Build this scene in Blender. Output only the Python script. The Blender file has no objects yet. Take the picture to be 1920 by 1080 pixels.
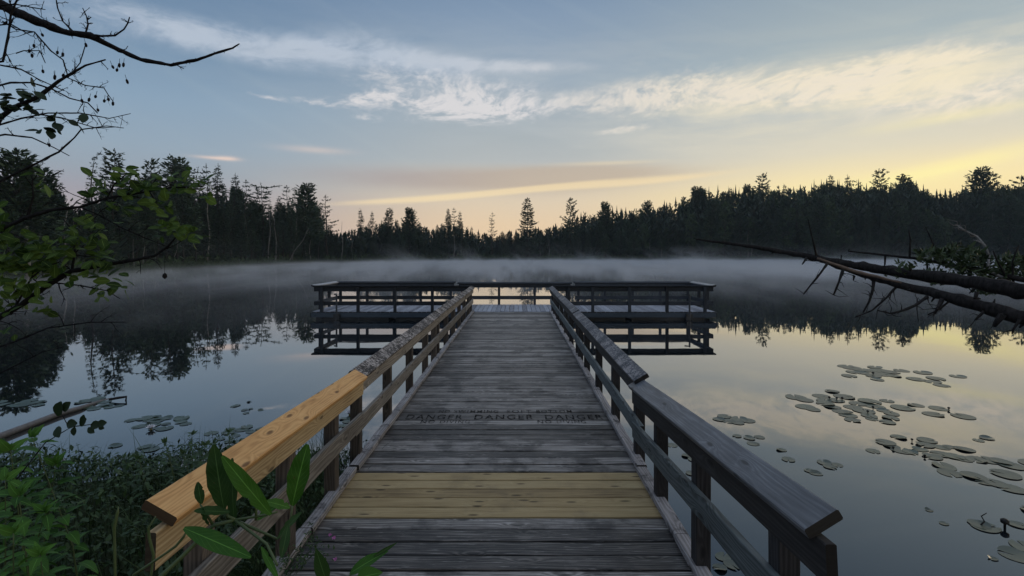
import bpy, math, random
from mathutils import Vector, Matrix, noise as mnoise
from math import sin, cos, pi, sqrt, exp, atan2, radians

scene = bpy.context.scene
COL = scene.collection
R = random.Random(7)

# ------------------------------------------------------------------ camera
CAMZ = 2.21           # eye height over the lake
F, CX, CY = 940.0, 970.0, 474.0
cam_d = bpy.data.cameras.new("camera")
cam = bpy.data.objects.new("camera", cam_d)
COL.objects.link(cam)
cam.location = (0, 0, CAMZ)
cam.rotation_euler = (radians(90), 0, 0)
cam_d.sensor_width = 36.0
cam_d.lens = F / 1920 * 36
cam_d.shift_x = -(CX - 960) / 1920
cam_d.shift_y = -(540 - CY) / 1920
cam_d.clip_start = 0.05
cam_d.clip_end = 3000
scene.camera = cam

def P(px, py, d):
    return Vector(((px - CX) / F * d, d, CAMZ - (py - CY) / F * d))

def lin(c):
    out = []
    for v in c[:3]:
        v = v / 255.0
        out.append(v / 12.92 if v <= 0.04045 else ((v + 0.055) / 1.055) ** 2.4)
    return tuple(out) + (1.0,)

# ------------------------------------------------------------------ tiny node language
class G:
    def __init__(s, tree):
        s.t = tree
        s.n = tree.nodes
        s.l = tree.links
    def new(s, typ, **kw):
        n = s.n.new(typ)
        for k, v in kw.items():
            setattr(n, k, v)
        return n
    def put(s, sock, v):
        if isinstance(v, X):
            s.l.new(v.s, sock)
        elif isinstance(v, bpy.types.NodeSocket):
            s.l.new(v, sock)
        else:
            sock.default_value = v
    def m(s, op, a, b=None, c=None, clamp=False):
        n = s.new('ShaderNodeMath', operation=op, use_clamp=clamp)
        s.put(n.inputs[0], a)
        if b is not None: s.put(n.inputs[1], b)
        if c is not None: s.put(n.inputs[2], c)
        return X(s, n.outputs[0])
    def mix(s, f, a, b, blend='MIX'):
        n = s.new('ShaderNodeMix', data_type='RGBA', blend_type=blend)
        s.put(n.inputs[0], f); s.put(n.inputs[6], a); s.put(n.inputs[7], b)
        return X(s, n.outputs[2])
    def ramp(s, f, stops, interp='LINEAR'):
        n = s.new('ShaderNodeValToRGB')
        r = n.color_ramp
        r.interpolation = interp
        while len(r.elements) < len(stops): r.elements.new(0.5)
        for e, (p, c) in zip(r.elements, stops):
            e.position = p
            e.color = c if len(c) == 4 else tuple(c) + (1,)
        s.put(n.inputs[0], f)
        return X(s, n.outputs[0])
    def xyz(s, a, b, c):
        n = s.new('ShaderNodeCombineXYZ')
        s.put(n.inputs[0], a); s.put(n.inputs[1], b); s.put(n.inputs[2], c)
        return X(s, n.outputs[0])
    def sep(s, v):
        n = s.new('ShaderNodeSeparateXYZ'); s.put(n.inputs[0], v)
        return X(s, n.outputs[0]), X(s, n.outputs[1]), X(s, n.outputs[2])
    def noise(s, v, scale=1.0, detail=4.0, rough=0.55, dist=0.0, color=False):
        n = s.new('ShaderNodeTexNoise')
        s.put(n.inputs['Vector'], v)
        n.inputs['Scale'].default_value = scale
        n.inputs['Detail'].default_value = detail
        n.inputs['Roughness'].default_value = rough
        n.inputs['Distortion'].default_value = dist
        return X(s, n.outputs['Color' if color else 'Fac'])
    def smooth(s, x, lo, hi):
        n = s.new('ShaderNodeMapRange', interpolation_type='SMOOTHSTEP')
        s.put(n.inputs[0], x)
        n.inputs[1].default_value = lo; n.inputs[2].default_value = hi
        n.inputs[3].default_value = 0; n.inputs[4].default_value = 1
        return X(s, n.outputs[0])

class X:
    def __init__(s, g, sock): s.g = g; s.s = sock
    def __add__(a, b): return a.g.m('ADD', a, b)
    def __radd__(a, b): return a.g.m('ADD', b, a)
    def __sub__(a, b): return a.g.m('SUBTRACT', a, b)
    def __rsub__(a, b): return a.g.m('SUBTRACT', b, a)
    def __mul__(a, b): return a.g.m('MULTIPLY', a, b)
    def __rmul__(a, b): return a.g.m('MULTIPLY', b, a)
    def __truediv__(a, b): return a.g.m('DIVIDE', a, b)
    def __pow__(a, b): return a.g.m('POWER', a, b)

# ------------------------------------------------------------------ sky (dusk, sun just under the tree line on the right)
SUN_AZ, SUN_EL = 62.0, 2.0       # degrees right of straight ahead, above the horizon
world = bpy.data.worlds.new("World")
scene.world = world
world.use_nodes = True
wt = world.node_tree
wt.nodes.clear()
g = G(wt)
tc = g.new('ShaderNodeTexCoord')
dx, dy, dz = g.sep(tc.outputs['Generated'])
hl = g.m('SQRT', dx * dx + dy * dy + 1e-6)
el = g.m('ARCTAN2', dz, hl)
az = g.m('ARCTAN2', dx, dy)
s_az = dx / hl
e01 = g.m('MULTIPLY', el, 2 / pi, clamp=True)
def E(py, px):       # ramp position of a photo height in a given column
    dxx = (px - CX) / F
    return max(0.0, math.atan((CY - py) / F / sqrt(1 + dxx * dxx)) * 2 / pi)
def col(px, rows, top):
    st = [(E(py, px), lin(c)) for py, c in rows] + [(a, lin(c)) for a, c in top]
    return g.ramp(e01, st)
left = col(100, [(474, (176, 160, 160)), (390, (166, 156, 160)), (345, (156, 155, 165)), (305, (149, 160, 172)), (250, (145, 163, 179)),
                 (150, (134, 158, 180)), (30, (112, 139, 166))], [(.36, (84, 112, 148)), (.50, (145, 162, 186)), (1.0, (176, 184, 200))])
mid = col(960, [(474, (230, 198, 162)), (420, (228, 202, 168)), (380, (220, 202, 176)), (345, (203, 193, 178)), (300, (176, 181, 182)), (250, (166, 175, 180)),
                (150, (150, 166, 181)), (30, (128, 149, 173))], [(.37, (92, 120, 154)), (.50, (150, 166, 188)), (1.0, (176, 184, 200))])
right = col(1850, [(474, (250, 214, 150)), (335, (248, 226, 172)), (305, (240, 222, 180)), (255, (220, 212, 190)), (160, (194, 197, 192)),
                   (30, (163, 176, 181))], [(.36, (116, 138, 160)), (.50, (158, 170, 188)), (1.0, (176, 184, 200))])
fl = g.smooth(s_az, 0.02, 0.60)
fr = g.smooth(s_az, -0.02, -0.62)
base = g.mix(fl, mid, right)
base = g.mix(g.smooth(s_az * -1.0, 0.02, 0.62), base, left)
# ---- clouds, in azimuth / elevation
def ang(px, py):
    dxx = (px - CX) / F
    return math.atan(dxx), math.atan((CY - py) / F / sqrt(1 + dxx * dxx))
def blob(px, py, wx, wy, rot=0.0, p=1.0):
    """soft ellipse centred on a sky direction, wx/wy half widths in px at the centre"""
    a0, e0 = ang(px, py)
    k = cos(a0)
    sx, sy = wx / F * k * k * 1.02, wy / F * k
    c, s = cos(radians(rot)), sin(radians(rot))
    u = az - a0; v = el - e0
    ur = (u * c + v * s) / sx
    vr = (v * c - u * s) / sy
    return g.m('EXPONENT', (ur * ur + vr * vr) * -1.0)
wv = g.xyz(az * 3.0, el * 9.0, 0.0)
warp = g.noise(wv, 1.2, 3, .5, color=True)
wx_, wy_, _ = g.sep(warp)
nA = g.noise(g.xyz(az * 5.0 + el * 4.0 + wx_ * .9, el * 16.0 + wy_ * 1.0, 1.3), 2.2, 9, .6)
nB = g.noise(g.xyz(az * 9.0 + wx_ * 1.6, el * 26.0 + wy_ * 1.8, 4.3), 2.3, 8, .62)
nC = g.noise(g.xyz(az * 2.0, el * 30.0 - az * 3.0, 7.0), 1.5, 6, .5)
streak = blob(330, 62, 190, 26, -7) * .9 + blob(480, 84, 170, 26, -5) * .95 + blob(600, 92, 70, 18, -6) * 1.1 + blob(760, 108, 150, 34, -10) * .95 + blob(930, 124, 170, 12, -1) * 1.1 + blob(90, 20, 200, 30, -8) * .5
patch = blob(850, 172, 190, 40, -6) * 1.05 + blob(890, 205, 150, 24, 3) * 1.0 + blob(690, 186, 70, 14, 6) * .8 + blob(590, 192, 60, 8, -3) * .7 + blob(685, 222, 24, 7, 0) * .9 + blob(500, 182, 50, 5, -6) * .6
band = blob(1120, 190, 150, 26, 3) * .95 + blob(1290, 170, 150, 38, 5) * 1.1 + blob(1480, 168, 170, 30, 6) * 1.1 + blob(1640, 150, 170, 42, 8) * 1.15 + blob(1820, 175, 220, 50, 0) * 1.15 + blob(1165, 244, 60, 8, 3) * .9 + blob(1760, 112, 120, 10, 2) * .7
nD = g.noise(g.xyz(az * 15.0 + wx_ * 2.0 - el * 8.0, el * 30.0 + wy_ * 2.2, 9.3), 2.2, 8, .62)
d1 = g.smooth(streak * (-.35 + nA * 1.1 + nD * 1.6), 0.15, 1.45)
d2 = g.smooth(patch * (nD * 3.1 - .85), 0.20, 1.20)
d3 = g.smooth(band * (nD * 2.6 + nA * .7 - .92), 0.22, 1.30)
cA = g.mix(g.smooth(s_az, -.3, .55), lin((205, 206, 214)), lin((244, 230, 208)))
out = g.mix(d1 * .78, base, g.mix(g.smooth(s_az, -.3, .3), lin((186, 196, 210)), lin((214, 212, 212))))
out = g.mix(d2 * .85, out, lin((222, 218, 218)))
out = g.mix(d3 * .78, out, cA)
veil = blob(900, 150, 420, 70, -2) * .5 + blob(1400, 210, 420, 70, 3) * .9 + blob(1750, 160, 330, 70, 3) * 1.0
nV = g.noise(g.xyz(az * 2.2 + el * 2.0 + wx_ * .5, el * 13.0 + wy_ * .5, 21.0), 2.0, 7, .6)
out = g.mix(g.m('MULTIPLY', veil * g.smooth(nV, .30, .72) * .55, 1.0, clamp=True), out, g.mix(g.smooth(s_az, -.1, .5), lin((196, 200, 204)), lin((238, 226, 196))))
# the long low lens-shaped cloud with its lit under edge, and the yellow glow of the right horizon
lens = blob(880, 340, 330, 30, -.5) + blob(1120, 325, 200, 20, 0) * .9
dl = g.smooth(lens * (.7 + nC * .6), .25, 1.2)
out = g.mix(dl * .72, out, g.mix(g.smooth(s_az, -.35, .1), lin((160, 146, 148)), lin((190, 172, 152))))
edge = blob(760, 376, 150, 7, 4.5) + blob(980, 356, 180, 7, 5) * 1.1 + blob(1210, 340, 170, 8, 3.5) * 1.1 + blob(1130, 306, 150, 6, 0) * .6
out = g.mix(g.smooth(edge * (.6 + nC * .8), .2, 1.25) * .7, out, lin((246, 222, 176)))
glow = blob(1640, 352, 330, 50, 2) * .5 + blob(1830, 300, 190, 16, 12) * .75 + blob(1700, 330, 140, 14, 9) * .5 + blob(1810, 215, 170, 10, 3) * .5
out = g.mix(g.m('MULTIPLY', glow * (.35 + nC * 1.1), 0.75, clamp=True), out, lin((255, 240, 172)))
spots = blob(400, 296, 34, 3, 0) + blob(428, 297, 20, 4, 0) + blob(590, 281, 60, 6, 0) * .6
out = g.mix(g.m('MULTIPLY', spots, .75, clamp=True), out, lin((220, 200, 190)))
rays = g.noise(g.xyz(az * 5.0 + el * 11.0, 0, 3.0), 3.0, 3, .5)
out = g.mix(g.smooth(rays, .5, .75) * .04 * g.smooth(el, .05, .2), out, lin((215, 225, 215)))
sky = g.new('ShaderNodeTexSky', sky_type='NISHITA')
sky.sun_disc = False
sky.sun_elevation = radians(SUN_EL)
sky.sun_rotation = radians(SUN_AZ)
bg1 = g.new('ShaderNodeBackground'); g.put(bg1.inputs[0], out); bg1.inputs[1].default_value = 1.12
bg2 = g.new('ShaderNodeBackground'); g.put(bg2.inputs[0], sky.outputs[0]); bg2.inputs[1].default_value = 0.05
addw = g.new('ShaderNodeMixShader'); addw.inputs[0].default_value = 0.04
g.l.new(bg1.outputs[0], addw.inputs[1]); g.l.new(bg2.outputs[0], addw.inputs[2])
wo = g.new('ShaderNodeOutputWorld'); g.l.new(addw.outputs[0], wo.inputs[0])

sun_d = bpy.data.lights.new("sun", 'SUN')
sun_d.energy = 0.30
sun_d.angle = radians(12)
sun_d.color = (1.0, 0.80, 0.55)
sun = bpy.data.objects.new("sun", sun_d)
COL.objects.link(sun)
sd = Vector((sin(radians(SUN_AZ)) * cos(radians(9)), cos(radians(SUN_AZ)) * cos(radians(9)), sin(radians(9))))
sun.rotation_euler = sd.to_track_quat('Z', 'Y').to_euler()
sun.location = sd * 300 + Vector((0, 0, 60))
vs = scene.view_settings
vs.view_transform = 'Standard'; vs.look = 'None'; vs.exposure = 0.0; vs.gamma = 1.0
vs.use_curve_mapping = False
scene.cycles.max_bounces = 8
scene.cycles.diffuse_bounces = 2
scene.cycles.transparent_max_bounces = 8
scene.cycles.volume_bounces = 0
scene.cycles.caustics_reflective = False
scene.cycles.caustics_refractive = False

# ------------------------------------------------------------------ mesh collector
class MB:
    def __init__(s):
        s.v = []; s.f = []; s.uv = []; s.c = []; s.mi = []; s.smooth = []
    def face(s, idx, uvs=None, c=(0.5, 0, 0), mi=0, sm=False):
        s.f.append(idx)
        s.uv.append(uvs or [(0, 0)] * len(idx))
        s.c.append(c); s.mi.append(mi); s.smooth.append(sm)
    def build(s, name, mats, parent=None):
        me = bpy.data.meshes.new(name)
        me.from_pydata([tuple(v) for v in s.v], [], s.f)
        uvl = me.uv_layers.new(name="UVMap")
        flat = []
        for u in s.uv:
            for a in u: flat.extend(a)
        uvl.data.foreach_set('uv', flat)
        ca = me.color_attributes.new(name="tint", type='FLOAT_COLOR', domain='CORNER')
        fc = []
        for f_, c in zip(s.f, s.c):
            fc.extend((c[0], c[1], c[2], 1.0) * len(f_))
        ca.data.foreach_set('color', fc)
        me.polygons.foreach_set('material_index', s.mi)
        me.polygons.foreach_set('use_smooth', s.smooth)
        if not isinstance(mats, (list, tuple)): mats = [mats]
        for m_ in mats: me.materials.append(m_)
        me.update()
        o = bpy.data.objects.new(name, me)
        COL.objects.link(o)
        if parent is not None: o.parent = parent
        return o
    # a sawn board from a to b; w across (side axis), t along the up axis
    def board(s, a, b, w, t, up=(0, 0, 1), ch=0.004, seg=1, jit=0.0, tint=None, mi=0, r=R):
        a = Vector(a); b = Vector(b); up = Vector(up)
        d = (b - a).normalized(); L = (b - a).length
        side = d.cross(up).normalized(); u2 = side.cross(d)
        hw, ht = w / 2, t / 2
        prof = [(-hw + ch, -ht), (hw - ch, -ht), (hw, -ht + ch), (hw, ht - ch), (hw - ch, ht), (-hw + ch, ht), (-hw, ht - ch), (-hw, -ht + ch)]
        ou, ov = r.uniform(0, 90), r.uniform(0, 90)
        tn = r.random() if tint is None else tint
        base = len(s.v)
        vv = [0]
        for i in range(8):
            p, q = prof[i], prof[(i + 1) % 8]
            vv.append(vv[-1] + sqrt((p[0] - q[0]) ** 2 + (p[1] - q[1]) ** 2))
        for k in range(seg + 1):
            c = a + d * (L * k / seg) + side * r.uniform(-jit, jit) + u2 * r.uniform(-jit, jit)
            for (x, y) in prof:
                s.v.append(c + side * x + u2 * y)
        for k in range(seg):
            u0, u1 = ou + L * k / seg, ou + L * (k + 1) / seg
            for i in range(8):
                j = (i + 1) % 8
                A = base + k * 8 + i; B = base + k * 8 + j
                s.face([A, B, B + 8, A + 8], [(u0, ov + vv[i]), (u0, ov + vv[i + 1]), (u1, ov + vv[i + 1]), (u1, ov + vv[i])], (tn, 0, 0), mi)
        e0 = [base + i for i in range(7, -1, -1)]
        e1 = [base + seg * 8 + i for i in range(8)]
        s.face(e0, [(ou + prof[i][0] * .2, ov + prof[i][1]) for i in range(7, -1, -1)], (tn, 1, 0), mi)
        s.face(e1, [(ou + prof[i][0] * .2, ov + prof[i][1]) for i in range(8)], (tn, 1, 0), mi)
    def tube(s, pts, rad, sides=6, mi=0, tint=0.5, bump=0.0, r=R):
        pts = [Vector(p) for p in pts]
        n = len(pts)
        if n < 2: return
        base = len(s.v)
        prev = None
        L = 0.0
        for k in range(n):
            t = (pts[min(k + 1, n - 1)] - pts[max(k - 1, 0)])
            if t.length < 1e-9: t = Vector((0, 0, 1))
            t.normalize()
            if prev is None:
                x = t.orthogonal().normalized()
            else:
                x = (prev - t * prev.dot(t))
                x = x.normalized() if x.length > 1e-6 else t.orthogonal().normalized()
            prev = x
            y = t.cross(x)
            rr = rad[k] if isinstance(rad, (list, tuple)) else rad
            for i in range(sides):
                a = 2 * pi * i / sides
                q = rr * (1 + (r.uniform(-bump, bump) if bump else 0))
                s.v.append(pts[k] + (x * cos(a) + y * sin(a)) * q)
        for k in range(n - 1):
            dl = (pts[k + 1] - pts[k]).length
            for i in range(sides):
                j = (i + 1) % sides
                A = base + k * sides + i; B = base + k * sides + j
                s.face([A, B, B + sides, A + sides], [(L, i / sides), (L, (i + 1) / sides), (L + dl, (i + 1) / sides), (L + dl, i / sides)], (tint, 0, 0), mi, True)
            L += dl
        s.face([base + i for i in range(sides - 1, -1, -1)], None, (tint, 1, 0), mi)
        s.face([base + (n - 1) * sides + i for i in range(sides)], None, (tint, 1, 0), mi)
    # a leaf blade: base point, direction, normal; folded along its midrib and drooping
    def leaf(s, p, d, nrm, L, W, tint=0.5, mi=0, droop=0.25, fold=0.25, n=4, shape='oval', wav=0.0, bites=()):
        p = Vector(p); d = Vector(d).normalized(); nrm = Vector(nrm)
        side = d.cross(nrm)
        side = side.normalized() if side.length > 1e-5 else d.orthogonal().normalized()
        nn = side.cross(d)
        base = len(s.v)
        for k in range(n + 1):
            t = k / n
            if shape == 'oval': w = sin(pi * min(1, t * .94 + .03)) ** .75
            elif shape == 'lance': w = (sin(pi * t ** .75)) ** .9
            elif shape == 'arrow': w = 1.0 * (sin(pi * (t * .82 + .16)) ** .8)
            else: w = (1 - t) ** .6
            w = max(w, .03) * W / 2
            w1_ = w * (.62 if k in bites else 1); w2_ = w * (.7 if -k in bites else 1)
            f1 = fold + wav * sin(k * 1.7 + L * 90); f2 = fold + wav * cos(k * 1.3 + L * 70)
            c = p + d * (L * t) - nn * (droop * L * t * t)
            s.v.append(c - side * w1_ + nn * (w * f1))
            s.v.append(c)
            s.v.append(c + side * w2_ + nn * (w * f2))
        for k in range(n):
            A = base + k * 3
            t0, t1 = k / n, (k + 1) / n
            s.face([A, A + 1, A + 4, A + 3], [(t0, 0), (t0, .5), (t1, .5), (t1, 0)], (tint, 0, 0), mi, True)
            s.face([A + 1, A + 2, A + 5, A + 4], [(t0, .5), (t0, 1), (t1, 1), (t1, .5)], (tint, 0, 0), mi, True)

def tag(o, label=None, cat=None, group=None, kind=None):
    if label: o['label'] = label
    if cat: o['category'] = cat
    if group: o['group'] = group
    if kind: o['kind'] = kind
    return o
def empty(name, loc=(0, 0, 0)):
    o = bpy.data.objects.new(name, None)
    o.empty_display_size = 0.2
    COL.objects.link(o); o.location = loc
    return o

# ------------------------------------------------------------------ materials
def newmat(name):
    m_ = bpy.data.materials.new(name); m_.use_nodes = True
    m_.node_tree.nodes.clear()
    g_ = G(m_.node_tree)
    o = g_.new('ShaderNodeOutputMaterial')
    return m_, g_, o
def principled(g_, o, colr, rough=.7, spec=.5, bump=None, bstr=.3, bdist=.01, **kw):
    p = g_.new('ShaderNodeBsdfPrincipled')
    g_.put(p.inputs['Base Color'], colr)
    g_.put(p.inputs['Roughness'], rough)
    p.inputs['Specular IOR Level'].default_value = spec
    for k, v in kw.items(): g_.put(p.inputs[k.replace('_', ' ')], v)
    if bump is not None:
        b = g_.new('ShaderNodeBump'); b.inputs['Strength'].default_value = bstr; b.inputs['Distance'].default_value = bdist
        g_.put(b.inputs['Height'], bump); g_.l.new(b.outputs[0], p.inputs['Normal'])
    g_.l.new(p.outputs[0], o.inputs['Surface'])
    return p

def wood(name, dark, mid_, light, contrast=1.0, knots=.6, stain=None, rough=.72, cath=10.0, spec=.35, lichen=0.0, bstr=.6, wear=0.0):
    """weathered or fresh sawn wood; grain runs along U, metres in UV"""
    m_, g_, o = newmat(name)
    uv = g_.new('ShaderNodeUVMap'); uv.uv_map = "UVMap"
    u, v, _ = g_.sep(uv.outputs[0])
    at = g_.new('ShaderNodeAttribute'); at.attribute_name = "tint"
    tr, tg, tb = g_.sep(at.outputs['Vector'])
    # knots: sparse cells
    vor = g_.new('ShaderNodeTexVoronoi', feature='F1', voronoi_dimensions='2D')
    vor.inputs['Scale'].default_value = 1.0
    g_.put(vor.inputs['Vector'], g_.xyz(u * 2.6, v * 9.0, 0.0))
    kd = X(g_, vor.outputs['Distance'])
    kc = g_.new('ShaderNodeSeparateColor'); g_.l.new(vor.outputs['Color'], kc.inputs[0])
    has = g_.m('GREATER_THAN', X(g_, kc.outputs[0]), 1 - knots * .5)
    core = g_.smooth(kd, .13, .045) if False else (1.0 - g_.smooth(kd, .05, .14)) * has
    near = g_.m('EXPONENT', kd * kd * -14.0) * has
    flow = g_.noise(g_.xyz(u * .9, v * 7.0, 0.0), 1.0, 3, .5)
    field = v * 42.0 + flow * cath * .5 + near * 2.6
    ring = g_.m('SINE', field * 6.283) * .5 + .5
    fine = g_.noise(g_.xyz(u * 3.0, v * 170.0, 0.0), 1.0, 5, .65)
    mid_n = g_.noise(g_.xyz(u * 2.2, v * 24.0, 2.0), 1.0, 5, .6)
    blot = g_.noise(g_.xyz(u * 2.0, v * 5.0, 5.0), 1.0, 4, .6)
    f = ring * .22 * contrast + fine * (.55 if wear else .35) + mid_n * (.7 if wear else .5) + blot * .45 + (tr - .5) * .5 - (.50 if wear else .30)
    f = g_.m('MULTIPLY', f, 1.0, clamp=True)
    c = g_.ramp(f, [(.20, dark), (.50, mid_), (.80, light)] if wear else [(.12, dark), (.48, mid_), (.85, light)])
    c = g_.mix(core * .8, c, tuple(x * .35 for x in dark[:3]) + (1,))
    cracks = 1.0 - g_.smooth(fine, .28, .36)
    c = g_.mix(cracks * .55, c, tuple(x * .3 for x in dark[:3]) + (1,))
    if stain:
        geo = g_.new('ShaderNodeNewGeometry')
        st = g_.noise(geo.outputs['Position'], stain[0], 5, .65)
        c = g_.mix(g_.smooth(st, stain[1], stain[2]) * stain[4], c, stain[3])
    if lichen:
        geo = g_.new('ShaderNodeNewGeometry')
        ln = g_.noise(geo.outputs['Position'], 38.0, 7, .75)
        l2 = g_.noise(geo.outputs['Position'], 3.5, 3, .6)
        c = g_.mix(g_.smooth(ln + (l2 - .5) * .5, .48, .60) * lichen, c, lin((180, 172, 168)))
    c = g_.mix(tg * .93, c, (.010, .007, .005, 1))  # end grain near black, with the shade of the board ends painted in
    worn = g_.noise(g_.xyz(u * 5.0, v * 60.0, 11.0), 1.0, 4, .7)
    c = g_.mix(g_.smooth(worn, .56, .70) * wear, c, light)
    h = fine * .6 + mid_n * .35 + ring * .07 - core * .2
    principled(g_, o, c, rough, spec, h, bstr, .003)
    return m_

W_DECK = wood("deck_wood", (.010, .009, .008, 1), (.120, .105, .093, 1), (.44, .405, .375, 1), stain=(2.4, .48, .64, (.022, .018, .016, 1), .8), rough=.5, spec=.5, wear=.55)
W_NEW = wood("new_deck_wood", (.12, .075, .035, 1), (.36, .26, .125, 1), (.52, .40, .22, 1), contrast=.5, knots=.9, stain=(3.0, .5, .75, (.16, .12, .07, 1), .5), bstr=.3)
W_CAP_NEW = wood("fresh_cap_wood", (.27, .12, .04, 1), (.62, .34, .13, 1), (.80, .50, .22, 1), contrast=.9, knots=1.0, cath=16, bstr=.25)
W_CAP_GREY = wood("grey_cap_wood", (.022, .024, .028, 1), (.11, .115, .125, 1), (.30, .305, .32, 1), contrast=.6, knots=1.0, cath=16, rough=.5, spec=.5)
W_CAP_OLD = wood("mossy_cap_wood", (.010, .008, .008, 1), (.040, .034, .032, 1), (.12, .108, .10, 1), lichen=.95, rough=.8)
W_CAP_DARK = wood("dark_cap_wood", (.012, .013, .017, 1), (.045, .05, .06, 1), (.13, .13, .14, 1), lichen=.6, rough=.65)
W_RAIL_L = wood("pale_rail_wood", (.045, .036, .028, 1), (.17, .145, .12, 1), (.36, .32, .28, 1), contrast=1.2, knots=.9, cath=14)
W_RAIL_Y = wood("honey_rail_wood", (.14, .085, .04, 1), (.38, .26, .13, 1), (.55, .42, .25, 1), contrast=1.4, knots=.9, cath=14)
W_RAIL_R = wood("green_grey_rail_wood", (.028, .032, .03, 1), (.10, .115, .115, 1), (.21, .235, .235, 1), contrast=1.2, knots=.8, cath=14)
W_CURB = wood("pale_curb_wood", (.07, .06, .055, 1), (.29, .26, .25, 1), (.52, .49, .49, 1), stain=(6.0, .52, .68, (.03, .025, .025, 1), .85), bstr=.5)
W_POST = wood("dark_post_wood", (.007, .006, .007, 1), (.022, .020, .021, 1), (.06, .055, .058, 1))
W_FACE_R = wood("dark_face_wood", (.008, .007, .007, 1), (.028, .025, .024, 1), (.075, .07, .068, 1), contrast=1.0, knots=.8)
W_POST_L = wood("brown_post_wood", (.02, .014, .010, 1), (.075, .058, .045, 1), (.17, .135, .11, 1))
W_DOCK = wood("dock_rail_wood", (.008, .009, .012, 1), (.025, .03, .038, 1), (.07, .08, .10, 1))
W_DOCKDECK = wood("dock_deck_wood", (.10, .10, .12, 1), (.30, .31, .35, 1), (.50, .52, .58, 1))
W_FASCIA = wood("dock_fascia_wood", (.02, .028, .038, 1), (.05, .068, .09, 1), (.09, .115, .15, 1))
def plain(name, c, rough=.7, spec=.4, nscale=20, namp=.3):
    m_, g_, o = newmat(name)
    geo = g_.new('ShaderNodeNewGeometry')
    n = g_.noise(geo.outputs['Position'], nscale, 5, .6)
    cc = g_.mix(n, tuple(x * (1 - namp) for x in c[:3]) + (1,), tuple(min(1, x * (1 + namp)) for x in c[:3]) + (1,))
    principled(g_, o, cc, rough, spec, n, .3, .01)
    return m_
M_FLOAT = plain("black_float", (.008, .009, .010, 1), .5)
M_METAL = plain("rusted_metal", (.02, .02, .022, 1), .5)
M_INK, g_, o = newmat("worn_black_stencil_paint")
geo = g_.new('ShaderNodeNewGeometry')
x_, y_, z_ = g_.sep(geo.outputs['Position'])
n = g_.noise(g_.xyz(x_ * 9.0, y_ * 60.0, 0.0), 1.0, 5, .7)
db_ = g_.new('ShaderNodeBsdfDiffuse'); db_.inputs[0].default_value = (.006, .006, .007, 1)
tb2 = g_.new('ShaderNodeBsdfTransparent'); mx = g_.new('ShaderNodeMixShader')
g_.put(mx.inputs[0], g_.smooth(n, .60, .42)); g_.l.new(tb2.outputs[0], mx.inputs[2]); g_.l.new(db_.outputs[0], mx.inputs[1])
g_.put(mx.inputs[0], g_.smooth(n, .44, .60) * .9 + .08)
g_.l.new(mx.outputs[0], o.inputs[0])

# ------------------------------------------------------------------ land and lake
LEFT_SHORE = [(-58, -90), (-50, -80), (-43, 67), (0, 0)]
# distance of the far shoreline by azimuth (degrees right of ahead)
SHORE = [(-75, 42), (-60, 44), (-52, 46), (-46, 50), (-43, 58), (-40, 64), (-38, 72), (-35, 80), (-31, 92), (-27, 104), (-21, 120), (-14, 130), (-5, 138), (2, 141), (12, 145), (20, 152), (30, 165), (40, 182), (46, 196), (60, 175), (75, 120), (90, 60)]
def shore_d(azd):
    for (a0, d0), (a1, d1) in zip(SHORE, SHORE[1:]):
        if a0 <= azd <= a1:
            t = (azd - a0) / (a1 - a0); t = t * t * (3 - 2 * t)
            return d0 + (d1 - d0) * t
    return SHORE[0][1] if azd < SHORE[0][0] else SHORE[-1][1]
def sstep(x, a, b):
    t = max(0.0, min(1.0, (x - a) / (b - a))); return t * t * (3 - 2 * t)
def land(x, y):
    """terrain height; the lake surface is at 0"""
    r_ = sqrt(x * x + y * y)
    azd = math.degrees(atan2(x, y))
    if abs(azd) <= 90:
        sd_ = shore_d(azd) + 1.5 * mnoise.noise(Vector((x * .06, y * .06, 3)))
        q = r_ - sd_
        far = -1.6 + 1.9 * sstep(q, -3.5, .4) + min(q, 20) * .02 * (q > 0)
        if q > 0:
            far += (9.0 * sstep(q, 6, 60)) * sstep(azd, 10, 24) + 2.0 * sstep(q, 10, 70) + 3.0 * sstep(q, 20, 90) * sstep(-azd, 30, 45)
            far += .12 * mnoise.noise(Vector((x * .5, y * .5, 0)))
    else:
        far = -1.6
    # near bank on the left and behind the viewer, and one beyond the right edge of the view
    e = .35 * mnoise.noise(Vector((x * .8, y * .8, 9))) 
    dl_ = min(5.0 - y + .16 * (x + 2) + e * 1.2, (-1.75 - x) * 1.1 + e)
    db = -y - 1.0 + e
    dr = min(x - 8.0 + e, 6.5 - y)
    dn = max(dl_, db, dr)
    near_h = -1.6 + 1.68 * sstep(dn, -2.2, .05) + max(0, min(dn, 2.5)) * .09 + (.03 * mnoise.noise(Vector((x * 3, y * 3, 1))) if dn > -.5 else 0)
    return max(far, near_h)

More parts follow.
